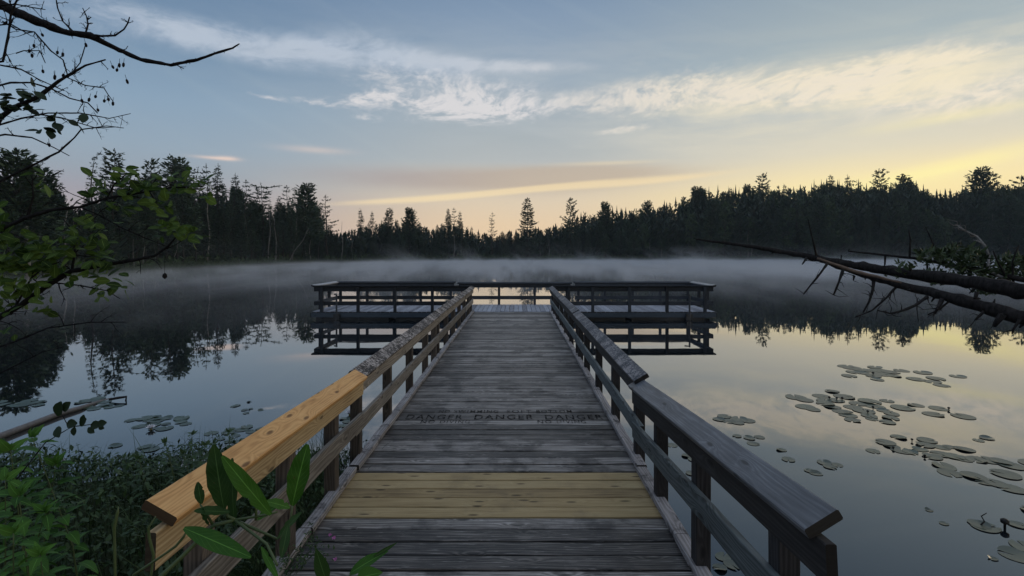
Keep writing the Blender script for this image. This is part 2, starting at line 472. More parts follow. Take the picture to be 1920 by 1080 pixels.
def build_ground():
    mb = MB()
    rings = [0.4 * 1.055 ** k for k in range(160)]
    rings = [r_ for r_ in rings if r_ < 330]
    # a denser set of rings right at the far shore keeps the water's edge clean
    nA_ = 360
    idx = []
    mb.v.append(Vector((0, 0, land(0, 0))))
    for r_ in rings:
        row = []
        for i in range(nA_):
            a = 2 * pi * i / nA_
            x, y = r_ * sin(a), r_ * cos(a)
            row.append(len(mb.v)); mb.v.append(Vector((x, y, land(x, y))))
        idx.append(row)
    for i in range(nA_):
        mb.face([0, idx[0][(i + 1) % nA_], idx[0][i]], None, (.5, 0, 0), 0, True)
    for a, b in zip(idx, idx[1:]):
        for i in range(nA_):
            j = (i + 1) % nA_
            mb.face([a[i], a[j], b[j], b[i]], None, (.5, 0, 0), 0, True)
    m_, g_, o = newmat("forest_floor")
    geo = g_.new('ShaderNodeNewGeometry')
    n = g_.noise(geo.outputs['Position'], 1.3, 8, .65)
    n2 = g_.noise(geo.outputs['Position'], .15, 3, .5)
    c = g_.ramp(n, [(.3, (.012, .014, .008, 1)), (.55, (.028, .045, .016, 1)), (.75, (.05, .07, .03, 1))])
    c = g_.mix(g_.smooth(n2, .4, .6) * .4, c, (.04, .032, .02, 1))
    principled(g_, o, c, .95, .1, n, .8, .1)
    return tag(mb.build("ground", m_), kind='structure')
build_ground()

def build_water():
    mb = MB()
    S = 235
    # one sheet, centre denser so it stays a single clean surface
    for x, y in ((-S, -S), (S, -S), (S, S), (-S, S)): mb.v.append(Vector((x, y, 0)))
    mb.face([0, 1, 2, 3])
    m_, g_, o = newmat("still_water")
    geo = g_.new('ShaderNodeNewGeometry')
    px_, py_, pz_ = g_.sep(geo.outputs['Position'])
    n1 = g_.noise(g_.xyz(px_ * .5, py_ * .8, 0.0), 1.0, 3, .5)
    n2 = g_.noise(g_.xyz(px_ * 6.0, py_ * 10.0, 0.0), 1.0, 2, .5)
    b = g_.new('ShaderNodeBump'); b.inputs['Strength'].default_value = .35; b.inputs['Distance'].default_value = .004
    g_.put(b.inputs['Height'], n1 + n2 * .04)
    gl = g_.new('ShaderNodeBsdfGlossy'); gl.inputs['Roughness'].default_value = .015
    gl.inputs['Color'].default_value = (.95, .96, .98, 1)
    g_.l.new(b.outputs[0], gl.inputs['Normal'])
    df = g_.new('ShaderNodeBsdfDiffuse')
    g_.put(df.inputs[0], g_.mix(n1, (.006, .010, .014, 1), (.010, .014, .017, 1)))
    fr_ = g_.new('ShaderNodeFresnel'); fr_.inputs[0].default_value = 1.33
    fac = g_.m('MULTIPLY', X(g_, fr_.outputs[0]) ** .68, 1.15, clamp=True)
    mx = g_.new('ShaderNodeMixShader'); g_.put(mx.inputs[0], fac)
    g_.l.new(df.outputs[0], mx.inputs[1]); g_.l.new(gl.outputs[0], mx.inputs[2])
    g_.l.new(mx.outputs[0], o.inputs[0])
    return tag(mb.build("lake_water", m_), kind='structure')
build_water()

# ------------------------------------------------------------------ boardwalk, gangway, floating dock
DZ = 0.28                      # top of the decking
XL, XR = -1.40, 1.05           # inner faces of the kerbs
HINGE = 4.42
TILT = radians(30)
Zw = CAMZ

def planks(mb, y0, y1, pitch, x0, x1, r, gap=.007, z=DZ, jz=.0015, tints=None, th=.036):
    n = max(1, round((y1 - y0) / pitch)); p = (y1 - y0) / n
    for k in range(n):
        yc = y0 + (k + .5) * p
        zz = z - th / 2 + r.uniform(-jz, jz)
        tl = .52 + max(-.32, r.gauss(0, .22))
        mb.board((x0 + r.uniform(-.012, .012), yc + r.uniform(-.002, .002), zz), (x1 + r.uniform(-.012, .012), yc + r.uniform(-.002, .002), zz),
                 p - gap, th, seg=6, jit=.0012, ch=.005, tint=max(0, min(1, tl)), r=r)

def cap(mb, a, b, w, t, side, r, seg=5, tint=.5):
    """rail cap leaning in towards the deck; side=-1 left rail, +1 right rail; a,b are its centre line"""
    up = Vector((-side * sin(TILT), 0, cos(TILT)))
    mb.board(a, b, w, t, up=up, seg=seg, jit=.0015, ch=.005, tint=tint, r=r)

def section_rail(parent, side, xin, y0, y1, ztop0, ztop1, joints, capmats, rail_m, post_m, posts, r, xin1=None, caplabel=None):
    """side rail: caps (one child each), face board, middle board, posts. xin = inner low edge of cap"""
    cw, ct = .140, .038
    xin1 = xin if xin1 is None else xin1
    ux, uz = cos(TILT), sin(TILT)
    def zt(y): return ztop0 + (ztop1 - ztop0) * (y - y0) / (y1 - y0)
    def xi(y): return xin + (xin1 - xin) * (y - y0) / (y1 - y0)
    ys = [y0] + joints + [y1]
    for k in range(len(ys) - 1):
        a, b = ys[k], ys[k + 1]
        dz_ = (.012 if k % 2 else -.006) if len(ys) > 2 else 0
        mb = MB()
        pa = Vector((xi(a) + side * ux * cw / 2, a + .004, zt(a) + uz * cw / 2 - ct / 2 + dz_))
        pb = Vector((xi(b) + side * ux * cw / 2, b - .004, zt(b) + uz * cw / 2 - ct / 2 + dz_ * .2))
        cap(mb, pa, pb, cw, ct, side, r, tint=r.uniform(.35, .65), seg=max(3, int((b - a) / .6)))
        o = mb.build("rail_cap", capmats[k], parent)
        if caplabel and caplabel[k]: o['label'] = caplabel[k]
    # face board under the cap and the middle board
    for nm, dzb, extra in (("face_board", -.110, 0), ("middle_rail", -.40, .02)):
        for k in range(len(ys) - 1):
            a, b = ys[k] - (.06 if k == 0 else 0), ys[k + 1]
            mb = MB()
            xf = side * (.052)
            if nm == "middle_rail":
                base = DZ
                fa = .36; fb = .36
                za = base + fa; zb = base + fb
                if caplabel: za = zt(a) - .40; zb = zt(b) - .40
            else:
                za, zb = zt(a) + dzb + .015, zt(b) + dzb + .015
            off = .006 * (k % 2)
            mb.board((xi(a) + xf + side * off, a + .003, za), (xi(b) + xf + side * off, b - .003, zb), .038, .138, seg=max(3, int((b - a) / .5)), jit=.002, tint=r.uniform(.3, .7), r=r)
            mb.build(nm, rail_m[nm] if isinstance(rail_m, dict) else rail_m, parent)
    for y in posts:
        mb = MB()
        x = xi(y) + side * (.052 + .019 + .046)
        mb.board((x, y, DZ - .34), (x, y, zt(y) + .012), .09, .09, up=(0, 1, 0), seg=4, jit=.0015, ch=.004, tint=r.uniform(.2, .8), r=r)
        mb.build("post", post_m, parent)

def curb(parent, side, segs, r, mat=None):
    x = (XL - .045) if side < 0 else (XR + .045)
    for a, b in segs:
        mb = MB()
        mb.board((x + r.uniform(-.006, .006), a + .003, DZ + .028), (x + r.uniform(-.006, .006), b - .003, DZ + .028), .09, .05, seg=max(4, int((b - a) / .4)), jit=.0025, ch=.007, tint=r.uniform(.4, .8), r=r)
        mb.build("kerb_board", mat or W_CURB, parent)

rr = random.Random(11)
# --- shore boardwalk
bw = empty("boardwalk", (-.175, 1.0, 0))
tag(bw, "near boardwalk section with yellow new planks and a fresh honey coloured left handrail", "boardwalk")
def child(o, root):          # keep world placement under an empty that is not at the origin
    o.parent = root; o.matrix_parent_inverse = Matrix.Translation(-root.location)
_build = MB.build
def _b2(s, name, mats, parent=None):
    o = _build(s, name, mats, None)
    if parent is not None:
        o.parent = parent
        o.matrix_parent_inverse = Matrix.Translation(-parent.location) if (parent.parent is None and parent.type == 'EMPTY') else Matrix()
    return o
MB.build = _b2
mb = MB(); planks(mb, -.6, 3.655, .152, XL - .10, XR + .10, rr, gap=.017, jz=.004); tag(mb.build("decking", W_DECK, bw))
mb = MB(); planks(mb, 3.66, 4.405, .149, XL - .11, XR + .11, rr, gap=.013, jz=.003)
o = mb.build("new_decking", W_NEW, bw); o['label'] = "five fresh yellow planks let into the grey deck"
curb(bw, -1, [(-.5, 2.62), (2.62, 3.42), (3.42, 4.40)], rr)
curb(bw, 1, [(-.5, 3.35), (3.35, 4.40)], rr)
section_rail(bw, -1, -1.30, 1.90, 4.62, CAMZ - 1.007, CAMZ - 1.14, [], [W_CAP_NEW], dict(face_board=W_RAIL_Y, middle_rail=W_RAIL_L), W_POST_L, [2.25, 3.15, 4.0], rr, xin1=-1.385, caplabel=["fresh honey coloured cap board with knots"])
section_rail(bw, 1, 1.0, 1.73, 4.52, CAMZ - .955, CAMZ - 1.19, [], [W_CAP_GREY], dict(face_board=W_FACE_R, middle_rail=W_RAIL_R), W_POST, [2.1, 3.05, 3.9], rr, xin1=1.0, caplabel=["blue grey weathered cap board with dark knots"])
for x in (-1.38, -.5, .3, 1.03):
    mb = MB(); mb.board((x, -.4, DZ - .15), (x, 4.38, DZ - .15), .04, .22, seg=2); mb.build("joist", W_POST, bw)
# --- gangway
gw = empty("gangway", (-.175, 4.42, 0))
tag(gw, "long weathered grey gangway with handrails leading out to the floating dock", "gangway")
mb = MB(); planks(mb, 4.43, 16.38, .149, XL - .10, XR + .10, rr, gap=.017, jz=.004); mb.build("decking", W_DECK, gw)
curb(gw, -1, [(4.43, 8.7), (8.7, 12.6), (12.6, 16.38)], rr)
curb(gw, 1, [(4.43, 6.9), (6.9, 11.2), (11.2, 16.38)], rr)
gp = [4.72, 5.85, 7.05, 8.25, 9.1, 9.45, 10.65, 11.85, 13.05, 14.25, 15.45, 16.25]
section_rail(gw, -1, -1.40, 4.52, 16.35, CAMZ - 1.125, CAMZ - 1.14, [9.15, 13.9], [W_CAP_OLD, W_CAP_OLD, W_CAP_OLD], W_RAIL_L, W_POST_L, gp, rr)
section_rail(gw, 1, 1.03, 4.40, 16.35, CAMZ - 1.12, CAMZ - 1.14, [9.3, 12.9], [W_CAP_DARK, W_CAP_DARK, W_CAP_DARK], dict(face_board=W_FACE_R, middle_rail=W_RAIL_R), W_POST, gp, rr)
for x in (-1.42, -.5, .3, 1.07):
    mb = MB(); mb.board((x, 4.45, DZ - .12), (x, 16.3, DZ - .12), .04, .16, seg=4); mb.build("joist", W_POST, gw)

# --- stencilled warnings on the gangway planks
def text_mesh(body, h, x0_, x1_, y, parent):
    cu = bpy.data.curves.new("t", 'FONT'); cu.body = body; cu.size = 1.0; cu.space_character = 1.25; cu.offset = .012
    ob = bpy.data.objects.new("t", cu); COL.objects.link(ob)
    dg = bpy.context.evaluated_depsgraph_get()
    me = bpy.data.meshes.new_from_object(ob.evaluated_get(dg))
    bpy.data.objects.remove(ob)
    a_ = min(v.co.x for v in me.vertices); b_ = max(v.co.x for v in me.vertices); t_ = max(v.co.y for v in me.vertices)
    for v in me.vertices:
        v.co = Vector((x0_ + (v.co.x - a_) / (b_ - a_) * (x1_ - x0_), y + v.co.y / t_ * h, DZ + .0045))
    me.materials.clear(); me.materials.append(M_INK)
    o = bpy.data.objects.new("stencil_lettering", me); COL.objects.link(o)
    o.parent = parent; o.matrix_parent_inverse = Matrix.Translation(-parent.location)
    o['label'] = 'black stencilled word ' + body
for xa, xb in ((-1.30, -.64), (-.50, .19), (.325, 1.0)):
    text_mesh("DANGER", .165, xa, xb, 5.80, gw)
for xa, xb in ((-1.10, -.54), (.23, .78)):
    text_mesh("NO", .10, xa, xa + .16, 5.665, gw); text_mesh("DIVING", .10, xa + .22, xb, 5.665, gw)
text_mesh("NO", .10, -.95, -.82, 6.04, gw); text_mesh("SWIMMING", .10, -.77, -.23, 6.04, gw)
text_mesh("SOFT", .10, -.13, .17, 6.04, gw); text_mesh("BOTTOM", .10, .23, .66, 6.04, gw)

# --- floating dock
dk = empty("floating_dock", (0, 17.5, 0))
tag(dk, "dark railed T shaped floating fishing dock at the end of the gangway", "dock")
y0, y1 = 16.42, 18.75
x0, x1 = -6.74, 6.50
mb = MB()
n = int((x1 - x0) / .15)
for k in range(n):
    xc = x0 + (k + .5) * (x1 - x0) / n
    zz = DZ - .018 + rr.uniform(-.002, .002)
    mb.board((xc, y0, zz), (xc, y1, zz), (x1 - x0) / n - .012, .036, seg=2, jit=.001, tint=max(0, min(1, rr.gauss(.5, .2))))
mb.build("decking", W_DOCKDECK, dk)
for nm, a, b in (("fascia", (x0, y0 - .022, DZ - .11), (x1, y0 - .022, DZ - .11)), ("fascia", (x0, y1 + .022, DZ - .11), (x1, y1 + .022, DZ - .11)),
                 ("fascia", (x0 - .02, y0, DZ - .11), (x0 - .02, y1, DZ - .11)), ("fascia", (x1 + .02, y0, DZ - .11), (x1 + .02, y1, DZ - .11))):
    mb = MB(); mb.board(a, b, .04, .15, seg=6, jit=.002); mb.build(nm, W_FASCIA, dk)
for k in range(5):
    xa = x0 + .1 + k * 2.6
    mb = MB(); mb.board((xa, (y0 + y1) / 2, -.02), (xa + 2.4, (y0 + y1) / 2, -.02), y1 - y0 - .2, .22, seg=1, ch=.02); mb.build("float", M_FLOAT, dk)
TOP = 1.11
def dock_rail(pts_posts, a, b, inward, top=TOP, capm=W_DOCK, mid=True):
    """straight rail between two plan points"""
    a = Vector((a[0], a[1], 0)); b = Vector((b[0], b[1], 0))
    d = (b - a).normalized(); inn = Vector((inward[0], inward[1], 0))
    up = (Vector((0, 0, 1)) * cos(radians(12)) + inn * sin(radians(12)))
    mb = MB(); mb.board(a + Vector((0, 0, top)) - d * .05, b + Vector((0, 0, top)) + d * .05, .17, .036, up=up, seg=5, jit=.002); mb.build("rail_cap", capm, dk)
    mb = MB(); mb.board(a + inn * .03 + Vector((0, 0, top - .10)), b + inn * .03 + Vector((0, 0, top - .10)), .038, .14, seg=5, jit=.002); mb.build("face_board", W_DOCK, dk)
    if mid:
        mb = MB(); mb.board(a + inn * .03 + Vector((0, 0, .545)), b + inn * .03 + Vector((0, 0, .545)), .038, .13, seg=5, jit=.002); mb.build("middle_rail", W_DOCK, dk)
    for t in pts_posts:
        c = a + (b - a) * t
        mb = MB(); mb.board(c - inn * .035 + Vector((0, 0, .06)), c - inn * .035 + Vector((0, 0, top - .02)), .09, .09, up=(0, 1, 0), seg=2, jit=.001, tint=rr.random()); mb.build("post", W_DOCK, dk)
fy, by = y0 + .06, y1 - .06
# front rails of the two wings
def fr_posts(a, b, xs): return [(x - a) / (b - a) for x in xs]
X_ = lambda px, d: (px - CX) / F * d
dock_rail(fr_posts(x0 + .05, -1.62, [X_(604, fy), X_(672, fy), X_(741, fy), X_(811, fy)]), (x0 + .05, fy), (-1.62, fy), (0, 1))
dock_rail(fr_posts(1.25, x1 - .05, [X_(1066, fy) , X_(1111, fy), X_(1180, fy), X_(1250, fy), X_(1321, fy)]), (1.25, fy), (x1 - .05, fy), (0, 1))
# back rail in three lengths with small gaps
dock_rail([.02, .25, .48, .71, .97], (x0 + .05, by), (-2.35, by), (0, -1))
dock_rail([.03, .36, .68, .97], (-2.18, by), (1.98, by), (0, -1), top=1.085)
dock_rail([.03, .26, .50, .74, .98], (2.15, by), (x1 - .05, by), (0, -1))
W_SKYSHEEN = wood("pale_sky_sheen_cap_wood", (.10, .10, .10, 1), (.30, .30, .31, 1), (.6, .6, .62, 1), rough=.45)  # pale tone paints the sky's reflection onto the side rail caps
dock_rail([.3, .7], (x0 + .02, fy + .1), (x0 + .02, by - .1), (1, 0), top=TOP + .012, capm=W_SKYSHEEN)
dock_rail([.3, .7], (x1 - .02, fy + .1), (x1 - .02, by - .1), (-1, 0), top=TOP + .012, capm=W_SKYSHEEN)
for px in (631, 1293):
    mb = MB(); x = X_(px, y0 - .12); mb.tube([(x, y0 - .12, -1.2), (x, y0 - .12, .86)], .03, 8)
    mb.tube([(x, y0 - .10, .84), (x - .12, y0 - .0, .84)], .02, 6)
    mb.build("anchor_pole", M_METAL, dk)
    mb = MB(); mb.board((x - .1, y0 - .08, .12), (x + .1, y0 - .08, .12), .12, .2, seg=1); mb.build("pole_bracket", M_METAL, dk)

# ------------------------------------------------------------------ foliage materials
def leafmat(name, c0, c1, c2, rough=.6, spec=.3, trans=.0, scale=2.0, vein=False, flat=False):
    m_, g_, o = newmat(name)
    at = g_.new('ShaderNodeAttribute'); at.attribute_name = "tint"
    tr, tg, tb = g_.sep(at.outputs['Vector'])
    geo = g_.new('ShaderNodeNewGeometry')
    n = g_.noise(geo.outputs['Position'], scale, 3, .5)
    oi = g_.new('ShaderNodeObjectInfo')
    f = g_.m('MULTIPLY', tr * .65 + n * .5 - .08 + (X(g_, oi.outputs['Random']) - .5) * .25, 1.0, clamp=True)
    c = g_.ramp(f, [(.1, c0), (.5, c1), (.9, c2)])
    if vein:
        uv = g_.new('ShaderNodeUVMap'); uv.uv_map = "UVMap"
        u, v, _ = g_.sep(uv.outputs[0])
        av = g_.m('ABSOLUTE', v - .5)
        rib = 1.0 - g_.smooth(av, .01, .035)
        side = g_.m('ABSOLUTE', g_.m('SINE', (u * 9.0 - av * 5.0) * 3.1416))
        sv = (1.0 - g_.smooth(side, .0, .16)) * .35
        sp = g_.noise(geo.outputs['Position'], 55.0, 4, .6)
        c = g_.mix(g_.smooth(sp, .66, .70) * .75, c, (.06, .035, .012, 1))
        lo = g_.noise(geo.outputs['Position'], 14.0, 2, .5)
        c = g_.mix(g_.smooth(lo, .35, .7) * .4, c, c2)
        c = g_.mix(g_.m('MAXIMUM', rib * .7, sv), c, tuple(min(1, x * 2.2 + .02) for x in c2[:3]) + (1,))
    p = principled(g_, o, c, rough, spec)
    if trans:
        tn = g_.new('ShaderNodeBsdfTranslucent'); g_.put(tn.inputs[0], c)
        mx = g_.new('ShaderNodeMixShader'); mx.inputs[0].default_value = trans
        g_.l.new(p.outputs[0], mx.inputs[1]); g_.l.new(tn.outputs[0], mx.inputs[2])
        g_.l.new(mx.outputs[0], o.inputs[0])
    return m_
def barkmat(name, c0, c1, scale=8.0, rough=.9):
    m_, g_, o = newmat(name)
    tcn = g_.new('ShaderNodeTexCoord')
    x_, y_, z_ = g_.sep(tcn.outputs['Object'])
    n = g_.noise(g_.xyz(x_ * 3.0, y_ * 3.0, z_ * .8), scale, 6, .65)
    c = g_.ramp(n, [(.32, c0), (.62, c1)])
    principled(g_, o, c, rough, .2, n, .8, .01)
    return m_
L_SPRUCE = leafmat("spruce_needles", (.012, .023, .016, 1), (.027, .050, .031, 1), (.047, .082, .043, 1), scale=.6)
L_PINE = leafmat("pine_needles", (.013, .026, .016, 1), (.031, .058, .033, 1), (.056, .092, .045, 1), scale=.6)
L_BROAD = leafmat("broad_leaves", (.015, .030, .013, 1), (.038, .068, .026, 1), (.066, .104, .037, 1), scale=.6)
L_DRY = leafmat("bare_twigs", (.03, .028, .026, 1), (.06, .055, .05, 1), (.10, .09, .08, 1))
B_TRUNK = barkmat("conifer_bark", (.02, .018, .016, 1), (.07, .062, .055, 1))
B_PALE = barkmat("bleached_trunk", (.10, .095, .09, 1), (.34, .32, .30, 1))
B_DARK = barkmat("wet_dark_bark", (.006, .005, .005, 1), (.030, .026, .024, 1), 14)

# ------------------------------------------------------------------ tree prototypes (trunk, crown), built once
def rvec(r, s=1.0):
    return Vector((r.uniform(-s, s), r.uniform(-s, s), r.uniform(-s, s)))
def clump(mb, c, d, size, r, n=3, flat=.5, tint=.5):
    """a few needle-spray blades fanned around direction d"""
    for _ in range(n):
        dd = (d + rvec(r, .75)); dd.z *= .9
        if dd.length < 1e-3: continue
        dd.normalize()
        up = Vector((0, 0, 1)) * flat + rvec(r, 1 - flat)
        s = dd.cross(up)
        if s.length < 1e-3: continue
        s.normalize()
        w = size * r.uniform(.22, .42); L = size * r.uniform(.7, 1.3)
        b = len(mb.v)
        o = c + rvec(r, size * .25)
        mb.v += [o - s * w * .5, o + s * w * .5, o + dd * L * .6 + s * w * .45, o + dd * L, o + dd * L * .6 - s * w * .45]
        mb.face([b, b + 1, b + 2, b + 3, b + 4], None, (max(0, min(1, tint + r.gauss(0, .2))), 0, 0))
def conifer(name, h, base, rad, whorls, per, slope, size, dens, seed, irregular=.2, tip=.0, lean=.0, flatness=.5, bend=0.0):
    """rad(t) gives branch reach for t 0..1 up the crown, slope(t) its rise per metre"""
    r = random.Random(seed)
    tm, cm = MB(), MB()
    def axis(z):
        t = z / h
        return Vector((lean * h * t * t + .10 * sin(z * .7 + seed), .10 * sin(z * .9 + seed * 2) + bend * max(0, t - .93) * h, z))
    n = 14
    tm.tube([axis(h * k / n) for k in range(n + 1)], [max(.015, (.013 * h) * (1 - .93 * k / n)) for k in range(n + 1)], 7)
    for k in range(whorls):
        t = (k + r.uniform(-.3, .3)) / whorls; t = max(0, min(.985, t))
        z = base * h + (h - base * h) * t
        a0 = r.uniform(0, 6.28)
        for j in range(per):
            if r.random() < irregular * .5: continue
            a = a0 + 6.283 * j / per + r.uniform(-.5, .5)
            L = rad(t) * (1 + r.uniform(-irregular, irregular))
            if L < .12: L = .12
            d = Vector((cos(a), sin(a), slope(t) + r.uniform(-.12, .12)))
            o = axis(z)
            pts = []
            m = max(2, int(L / .5))
            for q in range(m + 1):
                s_ = q / m
                pts.append(o + Vector((d.x, d.y, d.z * s_)) * (L * s_) + Vector((0, 0, .10 * L * s_ * s_)))
            if L > .8: tm.tube(pts, [.035 * (1 - .8 * q / m) * (L ** .5) for q in range(m + 1)], 3)
            steps = max(1, int(L * dens))
            for q in range(steps):
                s_ = .22 + .78 * (q + r.random()) / steps
                ii = min(m - 1, int(s_ * m)); c = pts[ii].lerp(pts[ii + 1], s_ * m - ii) if s_ < 1 else pts[-1]
                sz = size * (1.15 - .45 * s_)
                off = Vector((-sin(a), cos(a), 0)) * r.uniform(-.28, .28) * L * (1 - s_ * .5)
                clump(cm, c + off, Vector((cos(a), sin(a), slope(t) * .6)) + off * .6, sz, r, 3, flatness, .35 + .4 * s_)
    for k in range(5):
        clump(cm, axis(h * (1 - .012 * k)), Vector((0, 0, 1)), size * .6, r, 2, .2, .5)
    # bare dead twigs on the lower trunk
    for k in range(int(18 * base * 3)):
        z = r.uniform(.06, base + .05) * h
        a = r.uniform(0, 6.28); L = r.uniform(.4, 1.4)
        o = axis(z); tm.tube([o, o + Vector((cos(a), sin(a), -.15)) * L * .6, o + Vector((cos(a), sin(a), -.35)) * L], [.02, .013, .004], 3)
    return tm, cm
def roundtree(h, rw, seed, n=420, size=.6):
    r = random.Random(seed); tm, cm = MB(), MB()
    tm.tube([(0, 0, 0), (.1, 0, h * .3), (-.1, .1, h * .6), (0, 0, h * .9)], [.16, .12, .08, .02], 6)
    lobes = []
    for k in range(16):
        a = r.uniform(0, 6.28); z = h * (.25 + .65 * r.random()); q = rw * sin(pi * min(1, (z / h) * .95 + .06)) * r.uniform(.3, .9)
        c = Vector((cos(a) * q, sin(a) * q, z)); lobes.append((c, r.uniform(.5, 1.0) * rw * .5))
        tm.tube([(0, 0, z * .6), c * .6 + Vector((0, 0, z * .35)), c], [.05, .03, .012], 3)
    for k in range(n):
        c, q = r.choice(lobes)
        d = rvec(r); d.normalize()
        clump(cm, c + d * q * r.uniform(.5, 1.05), d, size, r, 3, .3, .4 + .3 * d.z)
    return tm, cm
PROTO = {}
def proto(kind, tc_, leaf, bark):
    tm, cm = tc_
    a = tm.build("trunk", bark); b = cm.build("crown", leaf) if cm.v else None
    ma, mb_ = a.data, (b.data if b else None)
    bpy.data.objects.remove(a)
    if b: bpy.data.objects.remove(b)
    PROTO[kind] = (ma, mb_)
H0 = 14.0
proto('spruce1', conifer('s', H0, .18, lambda t: 1.9 * (1 - t) ** .8 + .12, 40, 7, lambda t: -.25 + .35 * t, .42, 5.0, 21, .25), L_SPRUCE, B_TRUNK)
proto('spruce2', conifer('s', H0, .30, lambda t: 1.35 * (1 - t) ** .7 + .15, 36, 6, lambda t: -.30 + .3 * t, .36, 5.0, 22, .4), L_SPRUCE, B_TRUNK)
proto('spire', conifer('s', H0, .12, lambda t: .95 * (1 - t) ** .9 + .10, 34, 7, lambda t: -.35 + .2 * t, .26, 6.0, 23, .15, bend=.7), L_SPRUCE, B_TRUNK)
proto('pine1', conifer('p', H0, .34, lambda t: (2.5 * (1 - t) ** .55) * (.6 + .4 * abs(sin(t * 17))) + .25, 19, 5, lambda t: .10 + .55 * t, .55, 4.5, 24, .5, flatness=.35), L_PINE, B_TRUNK)
proto('pine2', conifer('p', H0, .48, lambda t: (1.9 * (1 - t) ** .4) * (.55 + .45 * abs(sin(t * 13 + 1))) + .3, 13, 5, lambda t: .0 + .45 * t, .55, 4.5, 25, .6, lean=.02, flatness=.35), L_PINE, B_TRUNK)
proto('pine3', conifer('p', H0, .22, lambda t: 2.7 * (1 - t) ** .62 + .2, 30, 7, lambda t: .25 + .7 * t, .62, 4.2, 26, .3, flatness=.25), L_PINE, B_TRUNK)
proto('sparse', conifer('p', H0, .30, lambda t: (1.8 * (1 - t) ** .6) * (.45 + .55 * abs(sin(t * 20))) + .15, 15, 5, lambda t: .15 + .3 * t, .40, 4.5, 27, .55), L_SPRUCE, B_TRUNK)
proto('bigpine', conifer('p', H0, .10, lambda t: (3.1 * (1 - t) ** .75) * (.62 + .38 * abs(sin(t * 21))) + .2, 26, 7, lambda t: .02 + .35 * t, .5, 4.6, 28, .25), L_PINE, B_TRUNK)
proto('flattop', conifer('p', H0, .45, lambda t: (1.1 + 1.4 * t) * (.5 + .5 * abs(sin(t * 12))) if t < .93 else .8, 12, 6, lambda t: .05 + .1 * t, .5, 4.6, 29, .5, lean=.04), L_PINE, B_TRUNK)
proto('cedar', conifer('c', H0, .05, lambda t: 1.5 * (1 - t) ** .55 + .15, 34, 7, lambda t: .3 + .3 * t, .5, 4.5, 30, .25), L_SPRUCE, B_TRUNK)
proto('round', roundtree(H0, 3.2, 31), L_BROAD, B_TRUNK)
proto('round2', roundtree(H0, 2.4, 32), L_BROAD, B_TRUNK)
def snag(seed, h=9.0):
    r = random.Random(seed); tm = MB()
    n = 9; pts = [Vector((.12 * sin(k * .9 + seed), .1 * sin(k * 1.3), h * k / n)) for k in range(n + 1)]
    tm.tube(pts, [.085 * (1 - .85 * k / n) + .01 for k in range(n + 1)], 6)
    for k in range(26):
        z = r.uniform(.15, .97) * h; a = r.uniform(0, 6.28); L = r.uniform(.3, 1.3) * (1.1 - z / h)
        o = pts[min(n, int(z / h * n))].copy(); o.z = z
        d = Vector((cos(a), sin(a), r.uniform(-.5, .3)))
        tm.tube([o, o + d * L * .5 + Vector((0, 0, -.03)), o + d * L], [.016, .010, .004], 3)
    return tm
for k in range(3):
    o = snag(40 + k).build("trunk", B_PALE); PROTO['snag%d' % k] = (o.data, None); bpy.data.objects.remove(o)

NAMES = dict(spruce1='spruce_tree', spruce2='spruce_tree', spire='spruce_tree', pine1='pine_tree', pine2='pine_tree', pine3='pine_tree', sparse='spruce_tree',
             bigpine='pine_tree', flattop='pine_tree', cedar='cedar_tree', round='broadleaf_tree', round2='broadleaf_tree', snag0='dead_tree', snag1='dead_tree', snag2='dead_tree')
def place(kind, x, y, h, label, group, r, wide=1.0, rot=None, tilt=0.0, native=H0, z=None):
    ma, mc = PROTO[kind]
    e = empty(NAMES[kind], (x, y, (land(x, y) if z is None else z) - .15))
    s = h / native
    e.scale = (s * wide, s * wide, s)
    e.rotation_euler = (r.uniform(-.02, .02), tilt + r.uniform(-.02, .02), r.uniform(0, 6.28) if rot is None else rot)
    if tilt: e.rotation_euler = (0, tilt, 0)
    o = bpy.data.objects.new("trunk", ma); COL.objects.link(o); o.parent = e
    if mc:
        o = bpy.data.objects.new("crown", mc); COL.objects.link(o); o.parent = e
    tag(e, label, NAMES[kind].replace('_', ' '), group)
    return e
def at_px(px, back):
    a = math.degrees(math.atan((px - CX) / F))
    rad_ = shore_d(a) + back
    return rad_ * sin(radians(a)), rad_ * cos(radians(a))
def h_for(px, py, x, y):
    return (CY - py) / F * y + CAMZ - land(x, y) + .15

